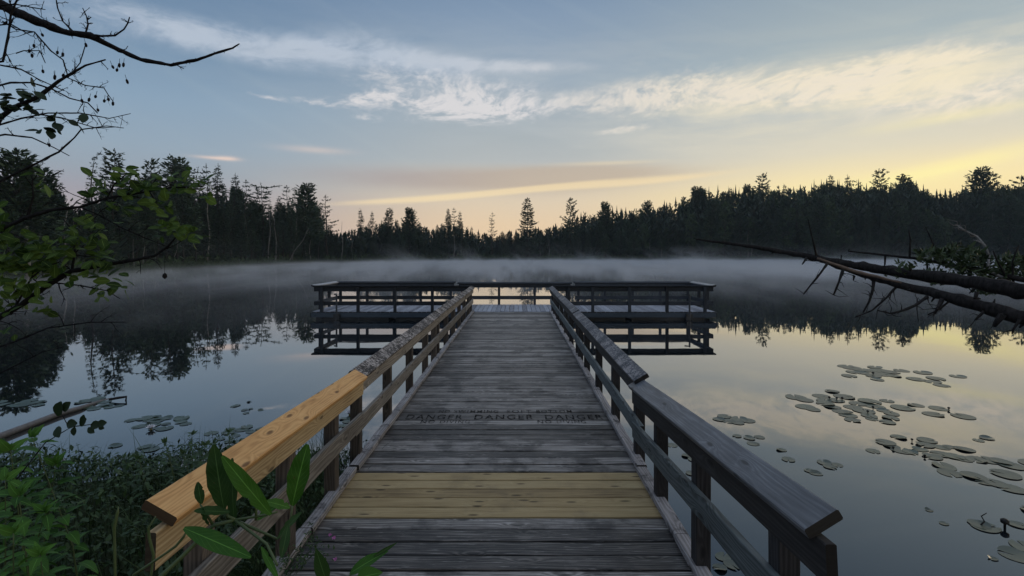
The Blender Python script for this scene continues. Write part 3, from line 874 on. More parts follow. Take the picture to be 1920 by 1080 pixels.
tr = random.Random(5)
STAND = [  # px, top py, kind, distance behind the shore, width factor, label
    (32, 283, 'pine3', 3, 1.25, "wide dark pine nearest the left edge of the picture behind the alder leaves"),
    (85, 318, 'pine3', 4, 1.05, "broad rounded pine just right of the widest pine at the left edge"),
    (170, 281, 'spire', 2, 1.0, "narrow spire shaped spruce with a bent tip on the left shore"),
    (209, 281, 'pine1', 5, 1.1, "tall ragged pine just right of the narrow bent tip spire"),
    (283, 298, 'pine1', 4, .95, "pine with tiered open top left of the pair of round topped pines"),
    (318, 292, 'pine2', 6, 1.1, "taller left pine of the pair with rounded tops on the left shore"),
    (336, 299, 'pine3', 7, .8, "right pine of the pair with rounded tops on the left shore"),
    (362, 314, 'flattop', 6, .8, "ragged flat headed pine right of the round topped pair"),
    (391, 308, 'sparse', 3, .7, "thin sparse spruce with a long bare pale stem on the left shore"),
    (408, 309, 'spruce2', 6, 1.0, "dense tall spruce right beside the thin sparse one on the left shore"),
    (437, 326, 'spruce2', 5, 1.0, "spruce with hooked leader between the dense tall spruce and open pine"),
    (462, 337, 'sparse', 4, 1.1, "small open crowned spruce standing before a gap of sky"),
    (495, 346, 'flattop', 4, 1.0, "windswept pine whose flat top points right on the left shore"),
    (520, 372, 'spruce1', 7, 1.1, "bushy spruce between the windswept pine and the widest left shore pine"),
    (541, 348, 'sparse', 5, 1.1, "ragged spruce touching the left side of the dense wide pine"),
    (572, 346, 'pine3', 4, 1.15, "dense wide pine closing the tall part of the left shore"),
    (613, 366, 'sparse', 3, 1.3, "isolated layered spruce right of the dense wide pine"),
    (677, 392, 'spruce2', 3, 1.0, "slim spruce rising first from the low centre left tree line"),
    (697, 396, 'spruce2', 5, .9, "second slim spruce of the low centre left tree line"),
    (727, 390, 'cedar', 5, 1.3, "dome topped conifer in the centre left tree line"),
    (767, 391, 'pine3', 5, 1.0, "bushy topped pine right of the dome topped conifer"),
    (840, 392, 'spruce1', 5, 1.0, "pointed spruce at the left of three close tops left of the dock gap"),
    (854, 390, 'sparse', 4, .9, "thin spruce in the middle of three close tops"),
    (864, 396, 'spruce2', 6, .9, "spruce at the right of three close tops"),
    (922, 398, 'sparse', 3, 1.0, "thin tufted spruce standing alone left of the big central pine"),
    (989, 371, 'bigpine', 2, 1.0, "big layered pine standing above the far shore near the centre"),
    (1068, 371, 'pine1', 8, .9, "lone open pine right of the big central pine"),
    (1137, 380, 'pine3', 8, .9, "bushy twin topped pine at the start of the right hand rise"),
    (1212, 378, 'pine3', 8, .8, "rounded pine partway up the right hand rise"),
    (1310, 352, 'pine3', 14, 1.1, "broad bushy pine where the right wooded hill reaches full height"),
    (1430, 326, 'pine1', 20, .9, "fan topped pine sticking up from the right wooded hill"),
    (1560, 330, 'spruce1', 20, 1.0, "pointed conifer on the middle of the right hill crest"),
    (1588, 328, 'spruce2', 22, .8, "thin spike topped spruce on the right hill crest"),
    (1649, 318, 'pine1', 16, .9, "open star shaped pine above the right hill crest"),
    (1693, 328, 'cedar', 16, 1.5, "large dense dark conifer right of the star shaped pine"),
    (1838, 316, 'pine3', 14, .9, "left and taller of twin bushy pines near the right edge"),
    (1862, 322, 'pine1', 14, .9, "right of the twin bushy pines near the right edge"),
    (1916, 330, 'pine1', 12, .9, "pine cut by the right edge of the picture"),
]
for px, py, kind, back, wide, lab in STAND:
    x, y = at_px(px, back)
    place(kind, x, y, h_for(px, py, x, y), lab, None, tr, wide)
# crest line of the continuous tree mass
MASS = [(-260, 330), (-60, 325), (0, 335), (60, 330), (110, 345), (128, 376), (150, 372), (185, 350), (230, 330), (300, 330), (350, 335), (400, 340), (445, 350), (480, 378), (505, 382), (530, 372),
        (560, 362), (592, 372), (606, 425), (640, 432), (660, 424), (700, 414), (745, 410), (790, 415), (810, 424), (840, 412), (870, 416), (900, 432), (935, 436),
        (960, 428), (1010, 430), (1040, 424), (1070, 408), (1095, 398), (1140, 392), (1190, 388), (1235, 386), (1258, 376), (1290, 360), (1340, 352), (1400, 347), (1450, 342),
        (1500, 346), (1540, 336), (1600, 340), (1660, 345), (1700, 334), (1728, 346), (1745, 362), (1770, 356), (1805, 352), (1850, 344), (1900, 348), (1960, 345), (2300, 340)]
def crest(px):
    for (a, b), (c, d) in zip(MASS, MASS[1:]):
        if a <= px <= c: return b + (d - b) * (px - a) / (c - a)
    return 345
def region(px):
    if px < 600: return ("left shore", "conifers packed along the left shore")
    if px < 1120: return ("far middle shore", "conifers packed along the far middle shore")
    return ("right wooded hill", "conifers packed on the right wooded hill")
KL = dict(spruce1="dark full spruce", spruce2="dark slim spruce", cedar="dark dense cedar", pine3="dark bushy pine", pine1="dark open pine", round="dull green broadleaf tree", round2="dull green broadleaf tree", sparse="dark thin spruce")
cnt = 0
px = -120.0
while px < 2040:
    a = math.degrees(math.atan((px - CX) / F)); dd = shore_d(a) * cos(radians(a))
    stepm = 1.75 if px < 620 else 2.9
    dens = stepm / (dd / F) * cos(radians(a)) * cos(radians(a))
    for row in range(3):
        q = px + tr.uniform(-.5, .5) * dens
        left_ = q < 600; mid__ = 600 <= q < 1120
        if row == 2 and tr.random() < .25: continue
        back = (2.2, 6.0, 12.0)[row] + tr.uniform(-1.2, 1.6)
        if q > 1180: back = (2.5, 12, 26)[row] + tr.uniform(-2, 3)
        x, y = at_px(q, back)
        cr = crest(q) + abs(tr.gauss(0, 9 if not mid__ else 7))
        if row == 0: cr += tr.uniform(15, 50 if not mid__ else 35)
        elif row == 1: cr += tr.uniform(0, 25)
        h = h_for(q, min(cr, 462), x, y)
        if h < 3: continue
        if left_: kind = tr.choice(['spruce1', 'spruce2', 'spruce2', 'pine3', 'cedar', 'sparse', 'pine1'])
        elif mid__: kind = tr.choice(['spruce1', 'spruce2', 'cedar', 'spruce2', 'pine3', 'cedar'])
        else: kind = tr.choice(['spruce1', 'cedar', 'pine3', 'pine3', 'pine1', 'round2', 'round', 'spruce2'] if row else ['cedar', 'round', 'round2', 'spruce1', 'pine3'])
        wide = min(1.8, max(.85, (11.0 / h) ** .5)) * tr.uniform(.85, 1.15)
        rn, grp = region(q)
        place(kind, x, y, h, KL[kind] + " in the crowded tree line of the " + rn, grp.replace('conifers', 'trees') + ', ' + KL[kind], tr, wide)
        cnt += 1
    px += dens
print("fill trees", cnt)
# pale dead stems in front of the trees
k = 0
for q, top, kind, tilt in [(120, 395, 0, 0), (138, 400, 1, 0), (185, 452, 2, .05), (250, 448, 0, 0), (268, 440, 1, .04), (292, 452, 2, -.05), (390, 345, 0, 0), (322, 450, 1, .25), (503, 400, 1, .04), (518, 410, 2, -.03),
                           (540, 430, 0, .55), (548, 408, 1, .12), (573, 420, 2, 0), (582, 428, 0, -.03), (598, 400, 1, 0), (642, 415, 2, 0), (660, 440, 0, 0), (852, 440, 1, 0), (1013, 462, 2, 0), (1030, 448, 1, 0),
                           (1218, 455, 0, 0), (1240, 450, 1, 0), (1318, 452, 2, .03), (1402, 440, 0, 0), (1410, 450, 1, -.04), (1860, 400, 2, 0), (1890, 410, 0, .02)]:
    x, y = at_px(q, 1.3 + .2 * (k % 3))
    rn, grp = region(q)
    hh = h_for(q, top, x, y) / max(.7, cos(tilt))
    if q == 390: lab, gr = "tallest straight bleached dead trunk before the left shore conifers", None
    elif tilt == .55: lab, gr = "bleached dead trunk leaning far over among the left shore trees", None
    elif q == 1013: lab, gr = "short pale stump right of the big central pine", None
    else: lab, gr = "thin bleached dead trunk standing at the water side of the " + rn, "bleached dead trunks of the " + rn
    place('snag%d' % kind, x, y, hh, lab, gr, tr, .9 if hh > 9 else 1.3, tilt=tilt if tilt else 0.0, native=9.0)
    k += 1
# thick pale birch trunk at far left, broken off
bt = MB(); xb, yb = at_px(50, -.5)
zb = land(xb, yb)
hz = h_for(52, 428, xb, yb)
bt.tube([(0, 0, -.3), (.03, 0, hz * .4), (.0, 0, hz * .75), (-.05, 0, hz)], [.24, .20, .17, .10], 9, bump=.08)
for k in range(7):
    z = tr.uniform(.5, .95) * hz; s_ = tr.choice((-1, 1))
    bt.tube([(0, 0, z), (s_ * .5, .1, z - .05), (s_ * tr.uniform(.8, 1.6), .2, z - tr.uniform(-.1, .3))], [.04, .025, .01], 4)
e = empty("dead_tree", (xb, yb, zb)); tag(e, "stout broken pale birch trunk at the left shore behind the alder leaves", "dead tree")
o = bt.build("trunk", B_PALE); o.parent = e; o.matrix_parent_inverse = Matrix()

# the wood behind, one mass, with a small hand of shapes
def lowtree(mb, x, y, z, h, w, r):
    n = 12
    for k in range(n):
        t = k / n
        for j in range(6):
            a = r.uniform(0, 6.28); L = w * (1 - t) ** .8 * r.uniform(.6, 1.15) + .15
            c = Vector((x, y, z + h * (.08 + .86 * t) + r.uniform(-.2, .2)))
            d = Vector((cos(a), sin(a), r.uniform(.25, .9))); s_ = Vector((-sin(a), cos(a), r.uniform(-.5, .5))); q = max(.16, w * .30 * (1 - t * .75))
            b = len(mb.v)
            mb.v += [c - s_ * q * .4 + Vector((0, 0, -.3)), c + s_ * q * .4 + Vector((0, 0, -.3)), c + d * L * .7 + s_ * q * .5, c + d * L + Vector((0, 0, .25)), c + d * L * .7 - s_ * q * .5]
            mb.face([b, b + 1, b + 2, b + 3, b + 4], None, (r.random(), 0, 0))
    top_ = r.uniform(.96, 1.03)
    for j in range(3 if r.random() < .45 else 0):
        a = r.uniform(0, 3.14); s_ = Vector((cos(a), sin(a), 0)) * r.uniform(.25, .5); c = Vector((x, y, z + h * .82)); b = len(mb.v)
        mb.v += [c - s_, c + s_, Vector((x, y, z + h * top_))]; mb.face([b, b + 1, b + 2], None, (.5, 0, 0))
mb = MB()
rr = random.Random(77)
px = -400.0
while px < 2500:
    a = math.degrees(math.atan((px - CX) / F)); dd = shore_d(a) * cos(radians(a))
    for row in range(6):
        q = px + rr.uniform(-6, 6)
        back = 7 + row * 4 + rr.uniform(-2, 2)
        if q > 1180: back = 6 + row * 7 + rr.uniform(-4, 4)
        x, y = at_px(q, back)
        if y < 5: continue
        cr = crest(q) + (rr.uniform(0, 20) if q < 980 else rr.uniform(-4, 18) + 9 * mnoise.noise(Vector((q * .035, row * 3.1, 0)))) + (rr.uniform(0, 30) if q < 600 else 0)
        h = h_for(q, min(cr, 464), x, y)
        if h > 2: lowtree(mb, x, y, land(x, y) - .1, h, (1.7 if q < 980 else 2.3) + .06 * h, rr)
    px += 1.7 / (dd / F) * cos(radians(a)) ** 2
tag(mb.build("background_forest", L_SPRUCE), "dense dark wood filling the space behind the separate trees", "forest", None, 'stuff')

# shrubs and sedge along the far waterline
mb = MB()
rr = random.Random(78)
for k in range(3800):
    q = rr.uniform(-200, 2100)
    a = math.degrees(math.atan((q - CX) / F))
    x, y = at_px(q, rr.uniform(.5, 4.5))
    z = land(x, y)
    hgt = rr.uniform(.4, 1.7) * (.75 + .5 * mnoise.noise(Vector((x * .15, y * .15, 0))))
    clump(mb, Vector((x, y, z + hgt * rr.random())), Vector((0, 0, .4)), .75, rr, 4, .3, rr.uniform(.2, .8))
tag(mb.build("shore_shrubs", L_BROAD), "low dark shrubs along the far waterline", "shrubs", None, 'stuff')
L_SEDGE = leafmat("sedge_blades", (.02, .035, .01, 1), (.05, .085, .025, 1), (.085, .13, .045, 1), scale=.3)
mb = MB()
for k in range(9000):
    q = rr.choice((rr.uniform(130, 600), rr.uniform(200, 480), rr.uniform(-100, 2000)))
    x, y = at_px(q, rr.uniform(-.6, 2.6) if q < 600 else rr.uniform(-.4, .6))
    z = max(-.05, land(x, y)); hgt = rr.uniform(.25, .75)
    d = Vector((rr.uniform(-.3, .3), rr.uniform(-.3, .3), 1)); s_ = Vector((rr.uniform(-1, 1), rr.uniform(-1, 1), 0)).normalized() * .05
    b = len(mb.v); p = Vector((x, y, z))
    mb.v += [p - s_, p + s_, p + d * hgt]
    mb.face([b, b + 1, b + 2], None, (rr.random(), 0, 0))
tag(mb.build("shore_sedge", L_SEDGE), "green sedge fringe along the left shore", "grass", None, 'stuff')

# ------------------------------------------------------------------ morning mist lying on the lake
def volume_box(name, lo, hi, build, label):
    mb = MB()
    for x in (lo[0], hi[0]):
        for y in (lo[1], hi[1]):
            for z in (lo[2], hi[2]): mb.v.append(Vector((x, y, z)))
    for f_ in ([0, 1, 3, 2], [4, 6, 7, 5], [0, 4, 5, 1], [2, 3, 7, 6], [0, 2, 6, 4], [1, 5, 7, 3]): mb.face(f_)
    m_, g_, o = newmat(name)
    build(g_, o)
    ob = mb.build(name, m_)
    return tag(ob, label, "mist", None, 'stuff'), m_
def mist_a(g_, o):
    geo = g_.new('ShaderNodeNewGeometry')
    x_, y_, z_ = g_.sep(geo.outputs['Position'])
    n = g_.noise(g_.xyz(x_ * .20, y_ * .04, z_ * .12), 1.0, 5, .75, .5)
    n = g_.smooth(n, .44, .60)
    n2_ = g_.smooth(g_.noise(g_.xyz(x_ * .7, y_ * .06, z_ * .2), 1.0, 4, .7, .5), .40, .62)
    pl = g_.noise(g_.xyz(x_ * .12 + z_ * .1, y_ * .02, z_ * .10 + 4.0), 1.0, 5, .7, .8)
    pl = g_.smooth(pl, .56, .70)
    r_ = g_.m('SQRT', x_ * x_ + y_ * y_)
    near = g_.smooth(r_, 2, 105) * (.45 + .55 * g_.smooth(x_, -45, -10))
    hz_ = g_.m('EXPONENT', z_ * -4.5)
    pv = g_.new('ShaderNodeVolumePrincipled')
    pv.inputs['Color'].default_value = (.93, .95, 1.0, 1)
    pv.inputs['Anisotropy'].default_value = .0
    g_.put(pv.inputs['Density'], (hz_ * (n * (.5 + 1.7 * n2_) + .20) + pl * .26 * g_.m('EXPONENT', z_ * -.9)) * near * MIST)
    g_.l.new(pv.outputs[0], o.inputs['Volume'])
MIST = .36
mist, m_ = volume_box("mist", (-120, 14, .02), (150, 196, 3.6), mist_a, "thin white mist lying on the far half of the lake")
m_.cycles.volume_step_rate = 1.0
scene.cycles.volume_step_rate = 1.0
scene.cycles.volume_max_steps = 64

# ------------------------------------------------------------------ thin morning air over everything
def haze_b(g_, o):
    pv = g_.new('ShaderNodeVolumePrincipled')
    pv.inputs['Color'].default_value = (.80, .92, 1.0, 1)
    pv.inputs['Density'].default_value = .0003
    g_.l.new(pv.outputs[0], o.inputs['Volume'])
hz_o, m_ = volume_box("haze", (-335, -335, -3.5), (335, 335, 48), haze_b, "thin blue morning haze over the lake and woods")
hz_o['category'] = "haze"

# ------------------------------------------------------------------ lily pads
L_PAD = leafmat("lily_pad", (.035, .045, .034, 1), (.07, .085, .058, 1), (.11, .13, .08, 1), rough=.36, spec=.6, scale=3)
L_PAD2 = leafmat("lily_pad_dark", (.018, .032, .02, 1), (.035, .06, .032, 1), (.06, .09, .05, 1), rough=.35, spec=.6, scale=3)
L_BUD = plain("dark_bud", (.012, .010, .009, 1), .6)
L_PETAL = plain("white_petal", (.72, .70, .72, 1), .5, .4, 20, .05)
pr = random.Random(31)
def pad_mesh(seed):
    r = random.Random(seed); mb = MB(); n = 26
    mb.v.append(Vector((0, 0, .001)))
    curl = .012 if seed % 3 == 0 else .001; ca = r.uniform(0, 6.28)
    for k in range(n + 1):
        a = .16 + (2 * pi - .32) * k / n
        q = 1 + .03 * sin(a * 3 + seed) + r.uniform(-.012, .012)
        zc = .002 + curl * max(0, cos(a - ca)) ** 3 + r.uniform(0, .001)
        mb.v.append(Vector((cos(a) * q * .55, sin(a) * q * .55, .001)))
        mb.v.append(Vector((cos(a) * q, sin(a) * q, zc)))
    for k in range(n):
        A = 1 + 2 * k
        mb.face([0, A, A + 2], None, (.5 + .1 * sin(k * 1.3), 0, 0), 0, True)
        mb.face([A, A + 1, A + 3, A + 2], None, (.5 + .1 * sin(k * 1.3), 0, 0), 0, True)
    return mb
PADM = []
for mat_ in (L_PAD, L_PAD2):
    row = []
    for sdd in range(5):
        o = pad_mesh(sdd).build("lily_pad", mat_); row.append(o.data); bpy.data.objects.remove(o)
    PADM.append(row)
npad = 0
def pad(px, py, w, label, group, dark=0):
    global npad
    d = CAMZ * F / (py - CY); x = (px - CX) / F * d
    rad_ = w * .88 / 2 / F * d
    o = bpy.data.objects.new("lily_pad", PADM[dark][npad % 5]); COL.objects.link(o)
    o.location = (x, d, .001 + .0009 * (npad % 6)); o.scale = (rad_, rad_ * pr.uniform(.85, 1.05), 1)
    o.rotation_euler = (0, 0, pr.uniform(0, 6.28))
    tag(o, label, "lily pad", group); npad += 1
    return x, d
C1 = [(1585, 687, 35), (1597, 690, 40), (1612, 693, 34), (1600, 698, 30), (1592, 705, 32), (1640, 689, 28), (1650, 695, 40), (1655, 702, 40), (1622, 700, 30), (1637, 705, 30), (1645, 712, 26), (1670, 698, 35), (1690, 695, 32), (1676, 705, 28), (1630, 695, 30)]
C2 = [(1730, 699, 36), (1717, 711, 34), (1755, 710, 38), (1748, 716, 32), (1766, 723, 32), (1796, 706, 30)]
C3 = [(1492, 745, 42), (1508, 750, 36), (1560, 734, 28), (1540, 743, 35), (1583, 744, 40), (1510, 763, 38), (1525, 768, 30), (1548, 757, 36), (1567, 751, 34), (1580, 772, 40), (1600, 764, 38), (1590, 779, 36), (1598, 788, 30), (1620, 771, 40), (1630, 753, 44), (1640, 762, 40), (1663, 752, 28), (1658, 770, 30), (1672, 776, 32), (1670, 784, 34), (1664, 792, 30), (1635, 786, 24), (1560, 763, 34), (1608, 757, 34), (1545, 751, 34), (1630, 780, 34)]
C4 = [(1692, 765, 44), (1717, 760, 30), (1760, 766, 36), (1750, 777, 40), (1806, 781, 44)]
C5 = [(1358, 781, 30), (1348, 787, 26), (1368, 790, 34), (1386, 786, 36), (1402, 789, 30), (1383, 793, 28)]
C6 = [(1685, 820, 30), (1660, 830, 38), (1672, 837, 32), (1637, 846, 28), (1690, 845, 40), (1707, 848, 30), (1738, 826, 36), (1735, 835, 34), (1765, 839, 32), (1780, 838, 24), (1808, 843, 38), (1765, 852, 40), (1748, 857, 36), (1787, 856, 38), (1805, 860, 38), (1830, 862, 42), (1852, 863, 42), (1878, 866, 42), (1898, 874, 46), (1886, 890, 52), (1770, 874, 46), (1780, 887, 46), (1825, 893, 48), (1868, 907, 46), (1897, 917, 48), (1850, 822, 26), (1835, 826, 22), (1725, 843, 30), (1848, 905, 34)]
C7 = [(1848, 989, 54), (1836, 984, 40), (1908, 985, 34), (1906, 1042, 62), (1922, 1026, 52), (1938, 870, 50), (1942, 960, 50)]
C8 = [(1382, 818, 20), (1405, 822, 24), (1412, 832, 26), (1424, 820, 22), (1465, 844, 20), (1478, 862, 28), (1545, 868, 28), (1556, 876, 26), (1570, 872, 24), (1530, 888, 26), (1518, 883, 22), (1288, 855, 22), (1300, 862, 26), (1296, 888, 24), (1742, 957, 16), (1770, 982, 18), (1862, 1048, 18), (1356, 1045, 34), (1372, 1060, 36), (1350, 1066, 30), (1260, 835, 24)]
for lst, lab, gr, dk_ in [
    (C1, "flat grey green lily pad in the farthest dense patch on the right", "pads of the farthest right patch", 0),
    (C2, "separate oval lily pad just right of the farthest patch", "loose pads beside the farthest right patch", 0),
    (C3, "overlapping grey green lily pad in the large middle patch on the right", "pads of the large middle right patch", 0),
    (C4, "single oval lily pad right of the large middle patch", "loose pads right of the large middle patch", 0),
    (C5, "lily pad in the small tight patch near the right handrail", "pads of the small patch near the right handrail", 0),
    (C6, "lily pad in the long patch trailing to the right edge", "pads of the long patch at the right edge", 0),
    (C7, "large near lily pad at the lower right edge", "pads at the lower right edge", 0),
    (C8, "tiny scattered lily pad on dark water beyond the right handrail", "small scattered pads", 0)]:
    for p_ in lst: pad(*p_, lab, gr, dk_)
def patch(cx, cy, wx, wy, n, w, lab, gr):
    for _ in range(n):
        a = pr.uniform(0, 6.28); q = sqrt(pr.random())
        pad(cx + cos(a) * q * wx, cy + sin(a) * q * wy, w * pr.uniform(.55, 1.0), lab, gr, 1)
patch(38, 757, 48, 6, 12, 30, "green lily pad in the patch at the left edge beyond the log", "pads at the left edge")
patch(192, 757, 44, 12, 14, 30, "green lily pad around the far tip of the floating log", "pads around the log tip")
patch(305, 793, 66, 13, 18, 32, "green lily pad in the patch with the white flower", "pads of the patch with the white flower")
patch(462, 765, 36, 12, 8, 16, "small dark lily pad alone on open water left of the handrail", "small pads left of the handrail")
patch(450, 815, 60, 18, 16, 30, "lily pad close behind the fresh yellow handrail", "pads behind the fresh handrail")
patch(655, 792, 18, 10, 5, 22, "lily pad beside the little white flower seen under the left rail", "pads seen under the left rail")
patch(250, 850, 60, 20, 9, 34, "lily pad near the left bank plants", "pads near the left bank")
# yellow pond lily buds and white water lilies
def bud(px, py, s, label):
    d = CAMZ * F / (py - CY); x = (px - CX) / F * d; q = s / F * d
    mb = MB()
    mb.tube([(0, 0, -.05), (0, 0, q * .9), (0, 0, q * 1.2), (0, 0, q * 1.9), (0, 0, q * 2.2)], [q * .25, q * .25, q * .8, q * .8, q * .35], 8)
    o = mb.build("lily_bud", L_BUD); o.location = (x, d, 0); tag(o, label, "flower bud", "dark pond lily buds")
for px, py, lab in [(1637, 703, "dark round bud in the farthest right lily patch"), (1555, 749, "dark bud at the upper left of the large middle patch"), (1569, 750, "first of two close buds in the large middle patch"),
                    (1579, 750, "second of two close buds in the large middle patch"), (1637, 767, "upper bud at the right of the large middle patch"), (1627, 775, "lower bud at the right of the large middle patch"),
                    (1779, 769, "dark bud on the tip of a loose pad right of the middle patch"), (1710, 828, "dark bud standing in the long right patch"), (1734, 858, "small bud at the front of the long right patch"), (1675, 843, "curled dark bud in the left part of the long patch")]:
    bud(px, py, 2.7, lab)
def waterlily(px, py, s, label):
    d = CAMZ * F / (py - CY); x = (px - CX) / F * d; q = s / F * d
    mb = MB()
    for ring_, (nn, tl, L) in enumerate([(9, .35, 1.0), (8, .9, .9), (6, 1.3, .75)]):
        for k in range(nn):
            a = 6.283 * k / nn + ring_ * .35
            mb.leaf((cos(a) * q * .12, sin(a) * q * .12, .015), (cos(a) * cos(tl), sin(a) * cos(tl), sin(tl)), (-cos(a) * sin(tl), -sin(a) * sin(tl), cos(tl)), q * L, q * .42, droop=-.2, n=4)
    o = mb.build("petals", L_PETAL)
    e = empty("water_lily", (x, d, 0)); o.parent = e
    m2 = MB(); m2.tube([(0, 0, -.05), (0, 0, .02), (0, 0, .02 + q * .25)], [q * .1, q * .18, q * .1], 8); o2 = m2.build("flower_centre", plain("yellow_centre", (.5, .35, .05, 1)))
    o2.parent = e
    tag(e, label, "water lily")
waterlily(283, 806, 9, "open white water lily on the pad patch beyond the left bank")
waterlily(655, 778, 8, "small white water lily seen beneath the left handrail")
waterlily(118, 868, 7, "small white flower low among the left bank plants")
# dark bent twig and bud at the lower right
mb = MB(); d = CAMZ * F / (975 - CY)
def W(px, py, z=.0):
    d = (CAMZ - z) * F / (py - CY); return Vector(((px - CX) / F * d, d, z))
mb.tube([W(1838, 985, .0), W(1846, 978, .03), W(1840, 968, .06), W(1850, 962, .08)], [.006, .006, .005, .003], 5)
tag(mb.build("floating_twig", B_DARK), "bent dark twig sticking up beside the near right lily pads", "twig")
bud(1884, 990, 8.0, "large dark bud lying between near pads at the lower right")

# ------------------------------------------------------------------ floating log on the left
mb = MB()
lp = [W(-90, 850, .02), W(0, 818, .03), W(60, 795, .03), W(110, 776, .03), W(150, 765, .025), W(190, 752, .0), W(215, 746, -.02)]
mb.tube([p for p in lp], [.045, .040, .037, .034, .03, .022, .015], 10, bump=.07)
lg = mb.build("fallen_log", plain("silvered_log", (.17, .155, .15, 1), .8, .3, 26, .6))
lg['label'] = "silvery half sunk log pointing out from the left bank"; lg['category'] = "log"
mb = MB(); mb.tube([W(205, 749, .03), W(222, 746, .05), W(237, 744, .055), W(236, 750, .0)], [.018, .02, .018, .012], 6, bump=.1)
o = mb.build("branch_stub", B_DARK, None); o.parent = lg

# ------------------------------------------------------------------ fallen dead trees from the right bank
rr = random.Random(91)
def path(pts):      # (px, py, depth)
    return [P(*p) for p in pts]
def dense(pts, rad_, r, step=.06, wob=.012):
    out, ro = [], []
    for (a, b, ra, rb) in zip(pts, pts[1:], rad_, rad_[1:]):
        n = max(1, int((b - a).length / step))
        for k in range(n):
            t = k / n
            out.append(a.lerp(b, t) + rvec(r, wob * min(1, ra * 14))); ro.append((ra + (rb - ra) * t) * r.uniform(.88, 1.14))
    out.append(pts[-1]); ro.append(rad_[-1])
    return out, ro
def px_r(w, d): return w / 2 / F * d
def deadtrunk(mb, pts, widths, r, sides=9):
    rad_ = [px_r(w, p[2]) for w, p in zip(widths, pts)]
    a, b = dense(path(pts), rad_, r)
    mb.tube(a, b, sides, bump=.10)
    # little stubs and knobs
    for k in range(0, len(a) - 1, 3):
        if r.random() < .55:
            L = r.uniform(.02, .07); d = rvec(r); d.y *= .4; d.normalize()
            mb.tube([a[k], a[k] + d * (b[k] + L * .6), a[k] + d * (b[k] + L) + rvec(r, .01)], [b[k] * .35, .006, .003], 4)
def stick(mb, pts, w0, w1, r, twigs=4):
    n = len(pts)
    rad_ = [px_r(w0 + (w1 - w0) * k / (n - 1), p[2]) for k, p in enumerate(pts)]
    a, b = dense(path(pts), rad_, r, .05, .006)
    mb.tube(a, b, 5, bump=.1)
    for _ in range(twigs):
        k = r.randrange(len(a)); d = rvec(r).normalized()
        mb.tube([a[k], a[k] + d * .05, a[k] + d * .10 + rvec(r, .03)], [b[k] * .6, .003, .0015], 3)
ta = empty("fallen_tree", P(3000, 760, 3.0)); tag(ta, "upper of two bare dead trunks reaching out over the water from the right", "dead tree")
mb = MB(); deadtrunk(mb, [(1306, 449, 6.6), (1355, 455, 6.4), (1420, 464, 6.1), (1500, 478, 5.8), (1560, 490, 5.5), (1640, 503, 5.1), (1740, 518, 4.7), (1840, 533, 4.3), (1930, 548, 4.0), (2300, 610, 3.5), (3000, 760, 3.0)],
                     [3, 5, 7, 10, 13, 17, 21, 25, 29, 50, 90], rr)
mb.build("trunk", B_DARK, ta)
for pts, w0, w1, tw in [([(1530, 478, 5.6), (1525, 455, 5.5), (1519, 430, 5.5), (1515, 411, 5.5)], 4, 1.5, 0), ([(1512, 484, 5.7), (1507, 492, 5.6), (1504, 496, 5.6)], 5, 2, 1),
                        ([(1578, 478, 5.4), (1577, 488, 5.4)], 2, 2, 0), ([(1658, 500, 5.0), (1660, 480, 5.0), (1658, 497, 5.0)], 2, 1.5, 0)]:
    mb = MB(); stick(mb, pts, w0, w1, rr, tw); mb.build("broken_branch", B_DARK, ta)
tb_ = empty("fallen_tree", P(3000, 800, 2.8)); tag(tb_, "lower dead trunk with many hanging broken branches slanting from the right edge", "dead tree")
mb = MB(); deadtrunk(mb, [(1530, 486, 5.1), (1570, 500, 5.0), (1620, 516, 4.85), (1680, 532, 4.65), (1740, 547, 4.45), (1800, 562, 4.2), (1860, 578, 4.0), (1930, 600, 3.8), (2300, 690, 3.2), (3000, 860, 2.8)],
                     [2, 7, 10, 13, 17, 21, 25, 30, 55, 90], rr)
mb.build("trunk", B_DARK, tb_)
mb = MB(); deadtrunk(mb, [(1532, 484, 5.02), (1600, 508, 4.82), (1690, 530, 4.55)], [4, 7, 3], rr, 5)
mb.build("split_bark", plain("torn_wood", (.16, .11, .08, 1), .8, .3, 30, .5), tb_)
for pts, w0, w1, tw in [([(1551, 494, 5.0), (1540, 510, 4.9), (1522, 532, 4.9), (1507, 551, 4.9)], 5, 2.5, 3), ([(1580, 507, 4.9), (1573, 528, 4.8), (1563, 553, 4.8)], 6, 3, 3),
                        ([(1602, 517, 4.9), (1600, 526, 4.9)], 5, 2, 0), ([(1638, 528, 4.8), (1636, 545, 4.7), (1630, 565, 4.7), (1618, 586, 4.7)], 6, 3, 3),
                        ([(1680, 538, 4.7), (1660, 560, 4.6), (1635, 582, 4.6), (1603, 595, 4.6)], 5, 2, 4), ([(1738, 556, 4.4), (1715, 573, 4.3), (1690, 583, 4.3), (1670, 588, 4.3), (1645, 582, 4.3)], 6, 2.5, 6),
                        ([(1720, 560, 4.4), (1719, 580, 4.3), (1722, 603, 4.3)], 2.5, 1, 1), ([(1766, 562, 4.3), (1758, 578, 4.2), (1752, 588, 4.2)], 8, 4, 2), ([(1778, 566, 4.3), (1758, 582, 4.2), (1740, 590, 4.2)], 4, 2, 1),
                        ([(1845, 584, 4.0), (1836, 592, 4.0), (1828, 600, 4.0)], 6, 3, 1), ([(1880, 590, 3.9), (1870, 604, 3.9), (1864, 612, 3.9)], 12, 6, 2), ([(1912, 600, 3.8), (1900, 618, 3.8), (1898, 626, 3.8)], 6, 3, 0),
                        ([(1832, 548, 4.0), (1828, 560, 4.0), (1838, 560, 4.0)], 8, 3, 0)]:
    mb = MB(); stick(mb, pts, w0, w1, rr, tw * 2 + 2); mb.build("broken_branch", B_DARK, tb_)
